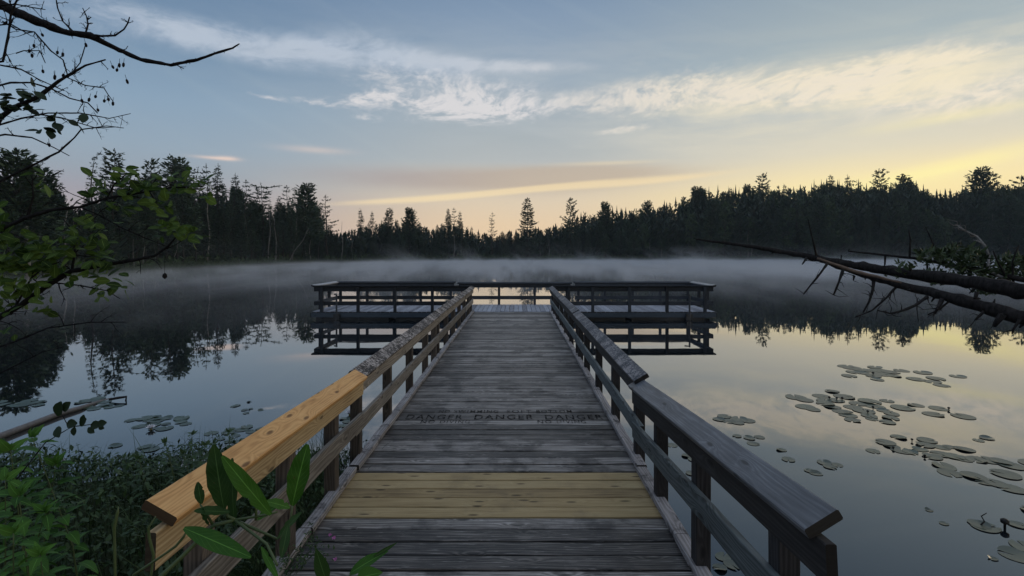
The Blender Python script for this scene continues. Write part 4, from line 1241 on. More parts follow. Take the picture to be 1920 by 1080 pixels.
# the thin live cedar limb behind
tcd = empty("leaning_cedar", P(2700, 640, 4.00)); tag(tcd, "thin leaning cedar stem with tufts of green behind the dead trunks", "cedar tree")
mb = MB(); deadtrunk(mb, [(1590, 471, 5.76), (1650, 477, 5.60), (1720, 485, 5.36), (1800, 500, 5.04), (1870, 514, 4.80), (1930, 527, 4.64), (2300, 580, 4.24), (2700, 640, 4.00)], [2.5, 4, 5, 7, 9, 11, 18, 28], rr, 6)
for pts in ([(1770, 495, 5.12), (1755, 470, 5.12), (1742, 440, 5.12), (1735, 425, 5.12)], [(1705, 484, 5.36), (1707, 450, 5.36), (1704, 432, 5.36)], [(1815, 520, 4.96), (1835, 490, 4.96), (1850, 478, 4.96)],
            [(1830, 540, 4.96), (1812, 500, 4.96), (1790, 480, 4.96)], [(1900, 530, 4.72), (1898, 490, 4.72), (1910, 460, 4.72)], [(1890, 525, 4.72), (1870, 490, 4.72), (1862, 470, 4.72)], [(1660, 478, 5.60), (1659, 497, 5.60)], [(1738, 490, 5.28), (1740, 520, 5.28)]):
    a, b = dense(path(pts), [px_r(4, 5), px_r(3, 5), px_r(2, 5), px_r(1.2, 5)][:len(pts)], rr, .06, .012); mb.tube(a, b, 4)
mb.build("trunk", B_DARK, tcd)
L_CEDAR = leafmat("cedar_sprays", (.018, .030, .010, 1), (.045, .07, .025, 1), (.08, .11, .045, 1), scale=4)
mb = MB()
for cx, cy, wx, wy, n in [(1745, 482, 30, 14, 60), (1795, 485, 38, 24, 150), (1825, 495, 36, 26, 130), (1760, 520, 34, 14, 60), (1900, 500, 34, 22, 150), (1880, 520, 30, 16, 70), (1850, 545, 30, 8, 40), (1700, 500, 20, 8, 14), (1690, 515, 30, 6, 18)]:
    for _ in range(n):
        a = rr.uniform(0, 6.28); q = sqrt(rr.random())
        c = P(cx + cos(a) * q * wx, cy + sin(a) * q * wy, rr.uniform(4.7, 5.3))
        clump(mb, c, Vector((rr.uniform(-1, 1), rr.uniform(-1, 1), .6)), .06, rr, 3, .3, rr.random())
mb.build("foliage", L_CEDAR, tcd)
mb = MB(); a, b = dense(path([(1795, 423, 5.04), (1812, 434, 4.96), (1832, 444, 4.96), (1846, 460, 4.88), (1854, 480, 4.88), (1853, 500, 4.80), (1862, 512, 4.80), (1880, 520, 4.72)]), [.003, .009, .011, .012, .012, .012, .013, .014], rr, .06, .008)
mb.tube(a, b, 5)
for k in range(12):
    i = rr.randrange(len(a) // 2); mb.tube([a[i], a[i] + Vector((-.05, 0, .03)) + rvec(rr, .03), a[i] + Vector((-.12, 0, .05)) + rvec(rr, .04)], [.004, .003, .001], 3)
tag(mb.build("arching_branch", B_PALE), "pale arching dead branch curving up above the cedar tufts", "dead branch")

# ------------------------------------------------------------------ overhanging branches on the upper left
rr = random.Random(17)
B_LIMB = barkmat("black_limb_bark", (.004, .004, .005, 1), (.018, .016, .017, 1), 20)
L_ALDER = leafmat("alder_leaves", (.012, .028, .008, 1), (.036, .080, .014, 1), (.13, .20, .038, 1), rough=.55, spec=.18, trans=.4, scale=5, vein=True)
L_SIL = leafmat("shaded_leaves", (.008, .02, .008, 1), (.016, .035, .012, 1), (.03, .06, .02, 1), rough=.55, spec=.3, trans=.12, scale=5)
def twigs(mb, a, b, r, n, Lr=(.05, .16), rad0=.0025, up=.0, sub=2):
    for _ in range(n):
        k = r.randrange(len(a) - 1)
        t = (a[k + 1] - a[k]).normalized()
        d = (t * .5 + rvec(r, .9) + Vector((0, 0, up))); d.y *= .6; d.normalize()
        L = r.uniform(*Lr); p = a[k].copy(); pts = [p.copy()]
        for q in range(5):
            d = (d + rvec(r, .28)).normalized(); p = p + d * L / 5; pts.append(p.copy())
        r0 = min(rad0, b[k] * .7)
        mb.tube(pts, [r0 * (1 - .14 * q) for q in range(6)], 4)
        for _ in range(sub):
            q = r.randint(1, 4); d2 = (d + rvec(r, 1)).normalized()
            mb.tube([pts[q], pts[q] + d2 * L * .2, pts[q] + d2 * L * .2 + rvec(r, .6).normalized() * L * .2], [r0 * .6, r0 * .5, r0 * .3], 3)
# big bare limb
tl = empty("dead_limb_tree", (-4.6, .9, 0)); tl.location.z = land(-4.6, .9); tag(tl, "bare black limb sweeping across the upper left corner and curving up at its tip", "dead tree")
mb = MB()
lp = [(-620, 150, 2.2), (-200, -60, 2.5), (-60, -18, 2.6), (0, 8, 2.6), (60, 36, 2.6), (120, 60, 2.62), (170, 67, 2.65), (215, 90, 2.7), (265, 112, 2.72), (320, 122, 2.75), (370, 112, 2.75), (410, 98, 2.78), (436, 90, 2.8), (449, 82, 2.8)]
w = [60, 26, 20, 17, 15, 12, 11, 9, 8, 6, 5.5, 4.5, 3.5, 2]
a, b = dense(path(lp), [px_r(q, 2.65) for q in w], rr, .022, .006)
mb.tube([Vector((-4.6, .9, tl.location.z - .2)), Vector((-4.5, 1.0, 1.2)), P(-620, 150, 2.2)], [.12, .10, px_r(60, 2.4)], 10)
mb.tube(a, b, 8, bump=.12)
for k in range(60):
    i = rr.randrange(10, len(a)); d = rvec(rr).normalized(); mb.tube([a[i], a[i] + d * (b[i] + .006)], [b[i] * .4, .0015], 4)
mb.build("trunk", B_LIMB, tl)
def limb(parent, pts, w0, w1, ntw, name="branch", Lr=(.04, .12), mat=None, sub=2):
    mb = MB(); n = len(pts)
    a, b = dense(path(pts), [px_r(w0 + (w1 - w0) * k / (n - 1), p[2]) for k, p in enumerate(pts)], rr, .02, .006)
    mb.tube(a, b, 5, bump=.1); twigs(mb, a, b, rr, ntw, Lr, sub=sub)
    o = mb.build(name, mat or B_LIMB, parent); return a, b
D = 2.65
limb(tl, [(155, 63, D), (190, 68, D), (215, 67, D), (232, 55, D), (240, 43, D), (243, 32, D)], 4.5, 2, 10, Lr=(.02, .06))
limb(tl, [(160, 64, D), (165, 45, D), (162, 30, D), (155, 15, D)], 3, 1.5, 12, Lr=(.02, .05))
limb(tl, [(140, 62, D), (118, 40, D), (108, 15, D), (104, -10, D)], 3, 2, 6)
limb(tl, [(325, 118, D + .1), (337, 125, D + .1), (345, 129, D + .1)], 2.5, 1.2, 2, Lr=(.01, .03))
limb(tl, [(225, 95, D), (236, 92, D), (240, 86, D)], 2, 1, 2, Lr=(.01, .03))
# alder with catkins, drooping twigs and a few dark leaves
al = empty("alder_tree", (-4.2, 1.6, 0)); al.location.z = land(-4.2, 1.6); tag(al, "alder with drooping bare twigs, small cones and a few dark leaves at the upper left", "alder tree")
mb = MB(); mb.tube([Vector((-4.2, 1.6, al.location.z - .2)), Vector((-4.1, 1.8, 1.0)), P(-500, 420, 2.4), P(-420, 330, 2.4)], [.06, .05, .04, .03], 8); mb.build("trunk", B_LIMB, al)
cat_at = []
D2 = 2.35
for pts, w0, w1, n, L in [
    ([(-420, 330, 2.4), (-200, 290, 2.4), (-20, 240, D2), (20, 205, D2), (75, 180, D2), (110, 152, D2), (160, 123, D2), (198, 112, D2)], 14, 2.5, 14, (.03, .09)),
    ([(-30, 168, D2), (20, 155, D2), (60, 155, D2), (100, 168, D2), (130, 184, D2), (165, 193, D2), (183, 212, D2)], 4, 2, 9, (.03, .08)),
    ([(-40, 120, D2), (5, 115, D2), (15, 70, D2), (20, 30, D2), (35, -10, D2)], 5, 3, 10, (.04, .12)),
    ([(5, 40, D2), (30, 55, D2), (65, 60, D2), (95, 95, D2), (118, 112, D2), (128, 145, D2), (150, 118, D2), (160, 85, D2)], 3, 1.8, 12, (.03, .08)),
    ([(0, 122, D2), (40, 130, D2), (75, 150, D2), (120, 170, D2)], 3, 1.8, 8, (.03, .07)),
    ([(125, 145, D2), (160, 160, D2), (195, 165, D2), (203, 178, D2), (212, 190, D2)], 2.2, 1.3, 12, (.02, .06)),
    ([(-40, 262, D2), (10, 252, D2), (60, 258, D2), (100, 276, D2), (130, 292, D2)], 4, 1.5, 6, (.02, .06)),
    ([(-60, 370, D2), (20, 330, D2), (65, 308, D2), (110, 285, D2), (140, 258, D2), (152, 243, D2), (200, 236, D2), (232, 240, D2)], 5, 1.3, 10, (.03, .08)),
    ([(-20, 240, D2), (40, 222, D2), (90, 212, D2), (150, 212, D2), (205, 222, D2), (245, 213, D2)], 4, 1.2, 12, (.03, .08)),
    ([(60, 212, D2), (120, 222, D2), (180, 240, D2), (222, 238, D2)], 3, 1.2, 8, (.03, .07)),
    ([(0, 10, D2), (30, 8, D2), (60, 14, D2), (85, 18, D2)], 3, 1.5, 10, (.03, .08)),
    ([(-30, 50, D2), (20, 45, D2), (50, 62, D2), (62, 60, D2)], 3, 2, 8, (.03, .08)),
    ([(30, 100, D2), (45, 95, D2), (75, 95, D2), (85, 118, D2)], 2.2, 1.5, 4, (.03, .06)),
    ([(95, 330, D2), (115, 320, D2), (120, 322, D2)], 2, 1.2, 3, (.02, .05)),
]:
    a, b = limb(al, pts, w0, w1, n, "branch", L)
    cat_at += [a[rr.randrange(len(a) // 2, len(a))] for _ in range(4)]
for px, py in [(78, 62), (88, 40), (64, 82), (103, 140), (108, 95), (118, 98), (80, 130), (102, 142), (120, 138), (153, 185), (168, 183), (180, 178), (196, 186), (203, 183), (212, 190), (183, 203), (220, 128), (224, 118), (237, 148), (232, 117), (210, 122), (92, 268), (60, 100), (55, 92), (160, 80)]:
    p = P(px, py, D2); d = Vector((rr.uniform(-.3, .3), rr.uniform(-.3, .3), -1)).normalized(); L = rr.uniform(.016, .024)
    m_cone = MB(); m_cone.tube([p - d * .02, p, p + d * L * .2, p + d * L * .7, p + d * L], [.0008, .001, .005, .0055, .002], 6); m_cone.build("alder_cone", B_LIMB, al)
mb = MB()
def leafball(mb, px, py, d, n, spread, L, r, tint=None, down=.0):
    for _ in range(n):
        c = P(px + r.uniform(-spread, spread), py + r.uniform(-spread, spread), d + r.uniform(-.05, .05))
        dd = Vector((r.uniform(-1, 1), r.uniform(-1, .4), r.uniform(-.6, .7) - down)).normalized()
        nn = Vector((r.uniform(-.8, .8), r.uniform(-1.0, .1), r.uniform(.3, 1.2)))
        LL = L * r.uniform(.7, 1.25)
        mb.leaf(c, dd, nn, LL, LL * .68, tint=r.random() if tint is None else tint, droop=.15, fold=.12, n=4)
for px, py, n, s in [(62, 170, 4, 9), (60, 186, 4, 10), (30, 205, 5, 14), (12, 195, 6, 16), (28, 180, 2, 6), (55, 210, 3, 8), (103, 225, 5, 8), (100, 243, 4, 8), (70, 241, 2, 5), (133, 220, 3, 6), (150, 232, 3, 7), (14, 180, 3, 10), (2, 215, 5, 12), (45, 195, 3, 8)]:
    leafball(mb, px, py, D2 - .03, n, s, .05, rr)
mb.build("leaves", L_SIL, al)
# leafy lower alder branch
lb = empty("alder_shrub", (-3.6, 1.2, 0)); lb.location.z = land(-3.6, 1.2); tag(lb, "leafy green alder reaching in from the left edge over the lake", "alder shrub")
D3 = 2.05
mb = MB(); mb.tube([Vector((-3.6, 1.2, lb.location.z - .2)), Vector((-3.4, 1.5, .9)), P(-300, 640, D3)], [.06, .05, .03], 8)
mb.tube([Vector((-3.4, 1.5, .9)), P(-400, 480, D3), P(-60, 440, D3)], [.04, .03, .018], 7)
mb.build("trunk", B_LIMB, lb)
leafpts = []
for pts, w0, w1, n, L in [
    ([(-300, 640, D3), (-60, 625, D3), (-10, 600, D3), (40, 572, D3), (90, 535, D3), (135, 508, D3), (190, 498, D3), (250, 488, D3), (290, 480, D3), (315, 462, D3), (330, 445, D3), (345, 428, D3)], 14, 2, 16, (.05, .14)),
    ([(-60, 440, D3), (0, 432, D3), (50, 408, D3), (100, 393, D3), (150, 388, D3), (200, 372, D3), (260, 362, D3), (320, 352, D3), (380, 350, D3)], 9, 2, 18, (.05, .14)),
    ([(135, 508, D3), (140, 470, D3), (135, 430, D3), (118, 410, D3)], 5, 2, 8, (.04, .1)),
    ([(150, 388, D3), (190, 405, D3), (230, 428, D3), (270, 445, D3), (320, 465, D3)], 3, 1.5, 8, (.04, .1)),
    ([(-30, 660, D3), (30, 640, D3), (90, 615, D3), (170, 604, D3), (235, 604, D3)], 4, 1.5, 8, (.04, .1)),
    ([(20, 590, D3), (60, 520, D3), (85, 500, D3), (110, 492, D3)], 4, 2, 8, (.04, .1)),
    ([(100, 530, D3), (150, 535, D3), (200, 545, D3), (225, 560, D3)], 3, 1.5, 6, (.04, .1)),
    ([(50, 408, D3), (62, 370, D3), (60, 330, D3)], 4, 2, 6, (.04, .1)),
    ([(200, 372, D3), (215, 345, D3), (235, 328, D3)], 3, 1.5, 5, (.04, .1)),
    ([(-40, 720, D3), (20, 690, D3), (80, 660, D3), (120, 650, D3)], 3, 1.2, 5, (.04, .1)),
]:
    a, b = limb(lb, pts, w0, w1, n, "branch", L)
mb = MB()
for px, py, n, s in [(20, 440, 16, 24), (40, 470, 30, 36), (90, 480, 26, 34), (25, 510, 26, 34), (70, 520, 22, 34), (10, 560, 14, 26), (60, 500, 20, 40), (100, 455, 12, 26), (130, 440, 9, 18),
                     (160, 440, 11, 22), (185, 440, 9, 16), (200, 470, 10, 20), (180, 500, 12, 24), (205, 520, 12, 22), (195, 545, 7, 16), (225, 535, 5, 12), (60, 560, 8, 24), (85, 585, 6, 18),
                     (190, 350, 9, 20), (215, 335, 12, 22), (240, 345, 10, 22), (220, 375, 8, 20), (270, 350, 9, 24), (300, 360, 9, 22), (235, 400, 6, 20), (285, 400, 6, 22), (330, 345, 9, 20), (355, 335, 10, 16), (375, 348, 8, 14), (385, 365, 5, 10),
                     (330, 425, 12, 16), (345, 440, 10, 14), (325, 410, 6, 12), (372, 445, 6, 10), (300, 430, 5, 14), (75, 340, 5, 14), (85, 325, 3, 8), (110, 500, 12, 30), (140, 480, 8, 20), (5, 400, 6, 14), (25, 620, 3, 10), (0, 480, 16, 30)]:
    leafball(mb, px, py, D3 - .02, int(n * 1.15), s * 1.05, .044, rr)
mb.build("leaves", L_ALDER, lb)
mb = MB(); p = P(309, 500, D3); mb.tube([P(309, 480, D3), p, p + Vector((0, 0, -.03))], [.0008, .0008, .001], 3); mb.tube([p + Vector((0, 0, -.025)), p + Vector((0, 0, -.032)), p + Vector((0, 0, -.042)), p + Vector((0, 0, -.05))], [.001, .008, .009, .002], 7); mb.build("alder_cone", B_LIMB, lb)

# ------------------------------------------------------------------ plants of the near left bank
rr = random.Random(63)
L_UNDER = leafmat("bank_leaves", (.012, .026, .010, 1), (.032, .062, .022, 1), (.065, .11, .038, 1), rough=.55, spec=.25, trans=.1, scale=3)
L_NETTLE = leafmat("serrated_leaves", (.014, .042, .007, 1), (.036, .10, .014, 1), (.085, .20, .03, 1), rough=.55, spec=.18, trans=.3, scale=4, vein=True)
L_ARROW = leafmat("glossy_broad_leaves", (.018, .065, .006, 1), (.036, .11, .010, 1), (.07, .17, .02, 1), rough=.5, spec=.2, trans=.2, scale=6, vein=True)
L_ARROW_D = leafmat("dark_broad_leaf", (.010, .032, .008, 1), (.020, .055, .012, 1), (.04, .085, .02, 1), rough=.5, spec=.2, trans=.2, scale=6, vein=True)
STEM = plain("green_stem", (.07, .10, .035, 1), .5, .4, 15, .3)
mb = MB()
for k in range(9500):
    x = rr.uniform(-7.0, -1.55); y = rr.uniform(.9, 5.6)
    z = land(x, y)
    if z < -.35: continue
    if x > -1.9 and rr.random() < .5: continue
    hgt = (.12 + .5 * max(0, .5 + .8 * mnoise.noise(Vector((x * 1.1, y * 1.1, 0))))) * (1.0 if z > 0 else .5)
    if y > 3.2: hgt *= .7
    c = Vector((x, y, max(0, z) + hgt * rr.random() ** .6))
    for _ in range(3):
        L = rr.uniform(.025, .065)
        mb.leaf(c + rvec(rr, .05), rvec(rr) + Vector((0, 0, .2)), Vector((rr.uniform(-.5, .5), rr.uniform(-.5, .5), 1)), L, L * rr.uniform(.35, .6), tint=rr.random(), n=2, droop=.2)
    if rr.random() < .3:
        mb.tube([Vector((x, y, max(-.05, z))), c + rvec(rr, .05), c + Vector((rr.uniform(-.05, .05), 0, .08))], [.003, .002, .001], 3, tint=.5)
tag(mb.build("bank_undergrowth", L_UNDER), "dense dark small leaved growth covering the left bank", "undergrowth", None, 'stuff')
L_GRASS = leafmat("bank_grass", (.012, .026, .008, 1), (.030, .058, .016, 1), (.06, .10, .03, 1), scale=3)
mb = MB()
for k in range(2200):
    x = rr.uniform(-6.5, -1.5) if k % 3 else rr.uniform(-2.2, -1.5); y = rr.uniform(1.0, 5.4); z = land(x, y)
    if z < -.3: continue
    L = rr.uniform(.2, .5); a = rr.uniform(0, 6.28); ln = rr.uniform(.05, .6)
    mb.leaf((x, y, max(-.02, z)), (cos(a) * ln, sin(a) * ln, 1), (cos(a + 1.57), sin(a + 1.57), .2), L, .007, tint=rr.random(), n=4, droop=.5, fold=.1, shape='grass')
tag(mb.build("bank_grass", L_GRASS), "thin arching grass blades on the left bank", "grass", None, 'stuff')

def serrated(mb, p, d, nrm, L, W_, tint):
    """pointed toothed leaf"""
    p = Vector(p); d = Vector(d).normalized(); s_ = d.cross(Vector(nrm)); s_ = s_.normalized() if s_.length > 1e-4 else d.orthogonal().normalized(); nn = s_.cross(d)
    n = 9; base = len(mb.v)
    for k in range(n + 1):
        t = k / n; w_ = max(.02, sin(pi * (t ** .62)) ** .9) * W_ / 2 * (1.0 if k % 2 else .86)
        c = p + d * L * t - nn * (.35 * L * t * t)
        e_ = d * (-.03 * L if k % 2 else .02 * L)
        mb.v += [c - s_ * w_ + nn * w_ * .25 + e_, c, c + s_ * w_ + nn * w_ * .25 + e_]
    for k in range(n):
        A = base + 3 * k; t0, t1 = k / n, (k + 1) / n
        mb.face([A, A + 1, A + 4, A + 3], [(t0, 0), (t0, .5), (t1, .5), (t1, 0)], (tint, 0, 0), 0, True)
        mb.face([A + 1, A + 2, A + 5, A + 4], [(t0, .5), (t0, 1), (t1, 1), (t1, .5)], (tint, 0, 0), 0, True)
def leafy_plant(pts, L, label, name="leafy_plant", cat="plant", step=.06, mat=None, r=rr, w=.006, dens=2, group=None, ratio=.5):
    base = pts[0]
    e = empty(name, base); tag(e, label, cat, group)
    sm = MB(); lm = MB()
    a, b = dense(pts, [w * (1 - .7 * k / (len(pts) - 1)) for k in range(len(pts))], r, .04, .004)
    sm.tube(a, b, 5)
    ph = r.uniform(0, 6)
    for i in range(3, len(a), max(1, int(step / .04))):
        for q in range(dens):
            an = ph + q * 6.283 / dens; t = i / len(a)
            d = Vector((cos(an), sin(an), r.uniform(-.25, .35)))
            LL = L * (1.1 - .45 * t) * r.uniform(.7, 1.2)
            st = a[i] + d.normalized() * LL * .25
            sm.tube([a[i], st], [.0016, .001], 3)
            serrated(lm, st, d, (r.uniform(-.3, .3), r.uniform(-.3, .3), 1), LL, LL * ratio, r.uniform(.25, .95))
        ph += 1.9
    for q in range(4):
        d = Vector((r.uniform(-1, 1), r.uniform(-1, 1), .9)); serrated(lm, a[-1], d, (r.uniform(-.5, .5), -1, .5), L * .55, L * .28, .9)
    sm.build("stem", STEM, e); lm.build("foliage", mat or L_NETTLE, e)
    return e
def G_(px, py, d, base_dx=0.0):
    """stem from the ground up to a point seen at px,py at depth d"""
    top = P(px, py, d); x0_ = top.x + base_dx; z0_ = max(-.05, land(x0_, d))
    return [Vector((x0_, d, z0_ - .05)), Vector((x0_ + (top.x - x0_) * .3, d, z0_ + (top.z - z0_) * .5)), top]
PL = [(60, 820, 2.6, .3, .10, "tall bright toothed leafed plant touching the end of the floating log"),
      (20, 845, 2.4, .1, .11, "bright toothed leafed plant at the left edge above the middle of the bank"),
      (105, 870, 2.7, -.1, .10, "toothed leafed plant leaning right beside the tallest one on the bank"),
      (35, 930, 2.0, .1, .10, "bright green low plant at the left edge below the tall ones"),
      (85, 960, 2.1, -.2, .09, "yellow green plant with drooping pointed leaves low at the left"),
      (25, 1000, 1.8, 0, .08, "pale yellow green plant at the lower left edge"),
      (75, 1040, 1.8, .1, .07, "small bright plant in the lower left corner"),
      (10, 900, 2.2, 0, .10, "shaded toothed plant cut by the left edge")]
for px, py, d, bx, L, lab in PL:
    leafy_plant(G_(px, py, d, bx), L * 1.3, lab, "toothed_plant", step=.08, dens=3)
for px, py, d, bx, lab in [(310, 830, 3.9, .1, "small dark shrub rising beside the lily pads left of the fresh rail"), (360, 815, 4.1, .0, "dark twiggy shrub against the water just left of the fresh rail"),
                           (345, 850, 3.6, .1, "dark leafy shrub lower beside the fresh rail end"), (430, 810, 4.4, 0, "dark shrub tips showing above the fresh rail"), (385, 835, 3.9, -.1, "narrow leaved dark shrub touching the fresh rail"),
                           (260, 860, 3.8, .1, "low dark shrub in the middle of the bank edge")]:
    leafy_plant(G_(px, py, d, bx), .085, lab, "dark_shrub", "shrub", step=.04, mat=L_UNDER, dens=3, ratio=.4)
# leaning viburnum twig with dark leaves over the log
e = empty("dark_leafed_sapling", (P(90, 1000, 2.2).x, 2.2, land(P(90, 1000, 2.2).x, 2.2))); tag(e, "thin sapling holding round dark leaves in front of the floating log", "sapling")
sm = MB(); a, b = dense([e.location.copy(), P(30, 900, 2.3), P(85, 830, 2.3), P(130, 803, 2.3), P(115, 775, 2.3)], [.004, .003, .0025, .002, .0015], rr, .03, .004); sm.tube(a, b, 5)
a2, b2 = dense([P(130, 800, 2.3), P(155, 798, 2.3), P(175, 795, 2.3), P(195, 795, 2.3)], [.003, .0025, .002, .001], rr, .03, .003); sm.tube(a2, b2, 4); sm.build("stem", B_LIMB, e)
lm = MB()
for px, py, dxp, dzp, L in [(108, 780, .3, .8, .075), (118, 770, .6, .6, .06), (108, 800, .2, -.2, .06), (125, 795, .7, .1, .06), (150, 798, .6, .6, .05), (157, 795, .1, .9, .045), (170, 797, 1, .1, .055), (182, 796, 1, .25, .05), (140, 800, 0, -1, .04), (165, 802, .8, -.5, .04), (185, 800, .9, -.2, .03)]:
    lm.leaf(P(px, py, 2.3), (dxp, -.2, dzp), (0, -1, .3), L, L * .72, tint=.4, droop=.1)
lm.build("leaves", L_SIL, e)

# thin bare vine stems standing in the lower left
for k, (pts, lab) in enumerate([([(216, 1080, 1.55), (215, 1030, 1.55), (214, 990, 1.55), (220, 962, 1.55), (222, 950, 1.55)], "straight pale green stalk standing left of the rail end"),
                     ([(250, 1078, 1.5), (290, 1052, 1.5), (330, 1024, 1.5), (345, 1006, 1.5), (350, 995, 1.5)], "curving vine stem running up to the broad leaves"),
                     ([(288, 1040, 1.55), (280, 1010, 1.55), (278, 990, 1.55), (292, 968, 1.55)], "curled thin tendril beside the rail end")]):
    pp = path(pts); g0 = Vector((pp[0].x, pp[0].y, land(pp[0].x, pp[0].y) - .05)); g0.x -= .2
    sm = MB(); a, b = dense([g0] + pp, [.004] * (len(pp)) + [.0015], rr, .03, .003); sm.tube(a, b, 6)
    o = sm.build("vine_stem", STEM, None); tag(o, lab, "plant stem")

# ---- big broad-leaved plant in front of the left rail
bp = empty("broad_leafed_plant", (-1.75, 1.25, land(-1.75, 1.25))); tag(bp, "big glossy broad leafed plant crossing the end of the fresh left rail", "plant")
sm = MB()
def stem(pts, r0=.005, r1=.0025):
    pp = [p if isinstance(p, Vector) else P(*p) for p in pts]
    a, b = dense(pp, [r0 + (r1 - r0) * k / (len(pp) - 1) for k in range(len(pp))], rr, .03, .002); sm.tube(a, b, 6)
root = bp.location.copy()
DB = 1.42
hub = (440, 975, DB)
stem([root, (250, 1130, 1.3), (345, 1040, 1.36), (400, 985, 1.4), hub], .008, .005)
stem([hub, (428, 968, DB), (420, 955, DB)]); stem([hub, (500, 965, DB), (520, 960, DB)], .004, .003)
stem([hub, (520, 1010, DB), (545, 975, DB), (548, 950, DB)], .004, .003); stem([(480, 975, DB), (480, 945, DB), (465, 935, DB)], .004, .003)
stem([(400, 985, 1.4), (385, 960, 1.4), (375, 945, 1.4)], .004, .002); stem([hub, (500, 1020, 1.35), (520, 1060, 1.3)], .004, .003)
sm.build("stem", STEM, bp)
def bigleaf(px0, py0, px1, py1, wpx, d, tilt, mat, tint, fold=.22, droop=.08, facing=(0, -1, .25)):
    a = P(px0, py0, d); b = P(px1, py1, d - tilt)
    lm = MB(); W_ = wpx * .76 / F * d
    lm.leaf(a, b - a, facing, (b - a).length, W_, tint=tint, droop=droop, fold=fold, n=14, shape='oval', wav=.12, bites=rr.sample([-9, 5, 10, 40, 41, 42, 43], 1))
    lm.build("leaf", mat, bp)
bigleaf(420, 955, 398, 838, 50, DB, .02, L_ARROW_D, .4, facing=(.25, -1, .1))
bigleaf(440, 985, 428, 862, 40, DB + .02, -.02, L_ARROW_D, .6, facing=(-.4, -1, .1))
bigleaf(508, 965, 415, 858, 40, DB - .04, .03, L_ARROW, .7, facing=(.25, -1, .35))
bigleaf(548, 948, 572, 836, 54, DB, .0, L_ARROW, .45, facing=(-.1, -1, .1))
bigleaf(345, 990, 462, 1040, 40, DB - .05, .1, L_ARROW, .3, facing=(.1, -1, .9))
bigleaf(498, 940, 545, 950, 26, DB + .04, -.02, L_ARROW, .8, facing=(0, -.6, 1))
bigleaf(480, 975, 520, 945, 24, DB + .05, 0, L_ARROW, .95, facing=(0, -.7, 1))
bigleaf(430, 960, 366, 955, 26, DB, .05, L_ARROW_D, .6, facing=(.1, -.6, 1))
bigleaf(378, 945, 370, 905, 22, 1.4, .0, L_ARROW_D, .7, facing=(.4, -1, .1))
bigleaf(392, 985, 378, 955, 24, 1.4, .02, L_ARROW_D, .8, facing=(-.5, -1, .1))
bigleaf(540, 985, 528, 1045, 22, DB - .05, .05, L_ARROW_D, .6, facing=(.5, -1, .4))
bigleaf(520, 1010, 560, 960, 26, DB - .02, .02, L_ARROW_D, .9, facing=(-.2, -.7, 1))
bigleaf(490, 1025, 520, 1085, 16, 1.34, .05, L_ARROW, .8, facing=(.4, -1, .3))
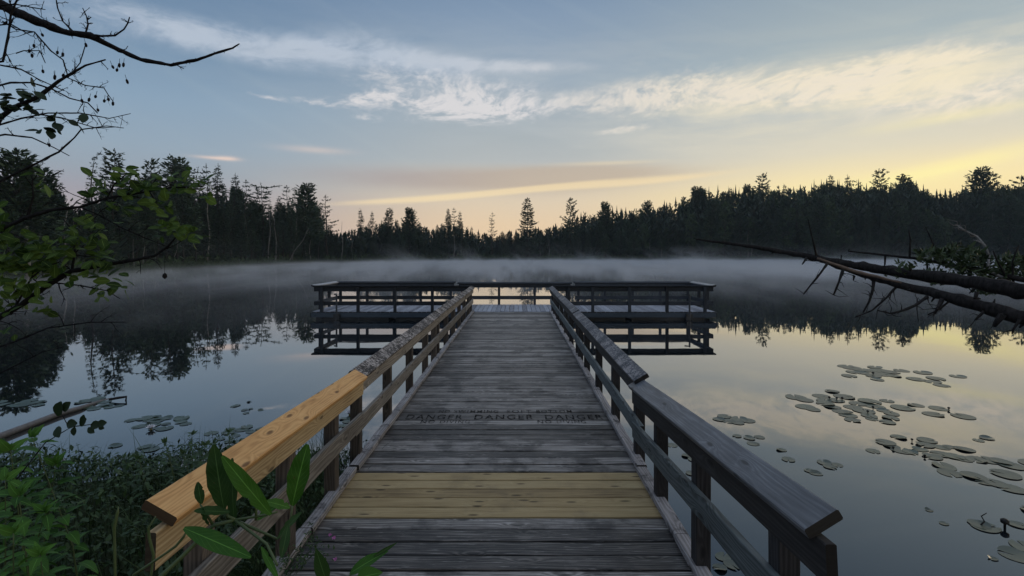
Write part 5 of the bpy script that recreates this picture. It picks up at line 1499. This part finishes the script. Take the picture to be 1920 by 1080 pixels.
# leaves low at the bottom centre
lp_ = empty("low_broad_leaves", P(640, 1100, 1.3)); lp_.location = Vector((-.62, 1.32, DZ)); tag(lp_, "pointed green leaves poking up at the bottom edge over the grey planks", "plant")
sm = MB(); sm.tube([Vector((-.62, 1.32, DZ - .1)), P(640, 1180, 1.45), P(640, 1082, 1.5)], [.004, .004, .003], 5)
sm.tube([P(640, 1120, 1.5), P(655, 1080, 1.5), P(670, 1070, 1.5)], [.003, .003, .002], 5); sm.build("stem", STEM, lp_)
for a_, b_, w_, m__, t_, fc in [((612, 1090, 1.5), (592, 1032, 1.48), 26, L_ARROW_D, .6, (.3, -1, .2)), ((655, 1076, 1.5), (722, 1030, 1.48), 26, L_ARROW, .5, (.1, -.5, 1)), ((668, 1085, 1.45), (712, 1072, 1.4), 30, L_ARROW, .8, (0, -.8, .8)), ((700, 1044, 1.48), (745, 1018, 1.5), 8, L_ARROW_D, .5, (.3, -1, .4))]:
    lm = MB(); a = P(*a_); b = P(*b_); lm.leaf(a, b - a, fc, (b - a).length, w_ / F * a_[2], tint=t_, n=10, fold=.2, droop=.1, shape='lance'); lm.build("leaf", m__, lp_)
# little pink flowered herb at the kerb
hb = empty("flowering_herb", (-1.33, 2.95, DZ)); tag(hb, "small twiggy herb with pink flowers growing over the left kerb", "plant")
sm = MB(); lm = MB()
for k in range(26):
    p0 = Vector((-1.50 + rr.uniform(-.06, .06), 3.0 + rr.uniform(-.25, .2), DZ - .15)); p1 = Vector((-1.33 + rr.uniform(-.12, .14), 2.95 + rr.uniform(-.3, .2), DZ + rr.uniform(.08, .22)))
    p2 = p1 + Vector((rr.uniform(-.08, .14), rr.uniform(-.08, .08), rr.uniform(-.05, .08))); sm.tube([p0, p1, p2], [.002, .0015, .0008], 3)
    for q in range(10):
        c = p1.lerp(p2, rr.random()) + rvec(rr, .03); L = rr.uniform(.012, .026); lm.leaf(c, rvec(rr), (0, -.3, 1), L, L * .5, tint=rr.random(), n=2)
sm.build("stem", L_UNDER, hb); lm.build("foliage", L_UNDER, hb)
PINK = plain("pink_petal", (.50, .16, .42, 1), .5, .3, 30, .1)
for px, py, d in [(626, 1008, 2.7), (628, 1048, 2.7), (619, 1003, 2.75)]:
    c = P(px, py, d); fm = MB()
    for q in range(14):
        dd = rvec(rr).normalized(); fm.leaf(c, dd, rvec(rr), .011, .007, n=2)
    fm.build("flower", PINK, hb)
for k, (x, y) in enumerate([(-1.48, 3.4), (-1.5, 2.9), (-1.46, 3.8), (-1.52, 2.5)]):
    sm = MB()
    for q in range(26):
        a = rr.uniform(-1.2, 1.2); L = rr.uniform(.15, .42)
        sm.leaf((x + rr.uniform(-.08, .02), y + rr.uniform(-.2, .2), DZ - .1), (sin(a) * .7 + .25, rr.uniform(-.4, .4), 1), (cos(a), .3, .1), L, .005, tint=rr.random(), n=4, droop=.7, shape='grass')
    tag(sm.build("grass_tuft", L_GRASS), ["wiry grass tuft leaning on the left kerb by the yellow planks", "wiry grass tuft behind the pink flowered herb", "wiry grass tuft beside the far end of the yellow planks", "wiry grass tuft at the near end of the left kerb"][k], "grass tuft")
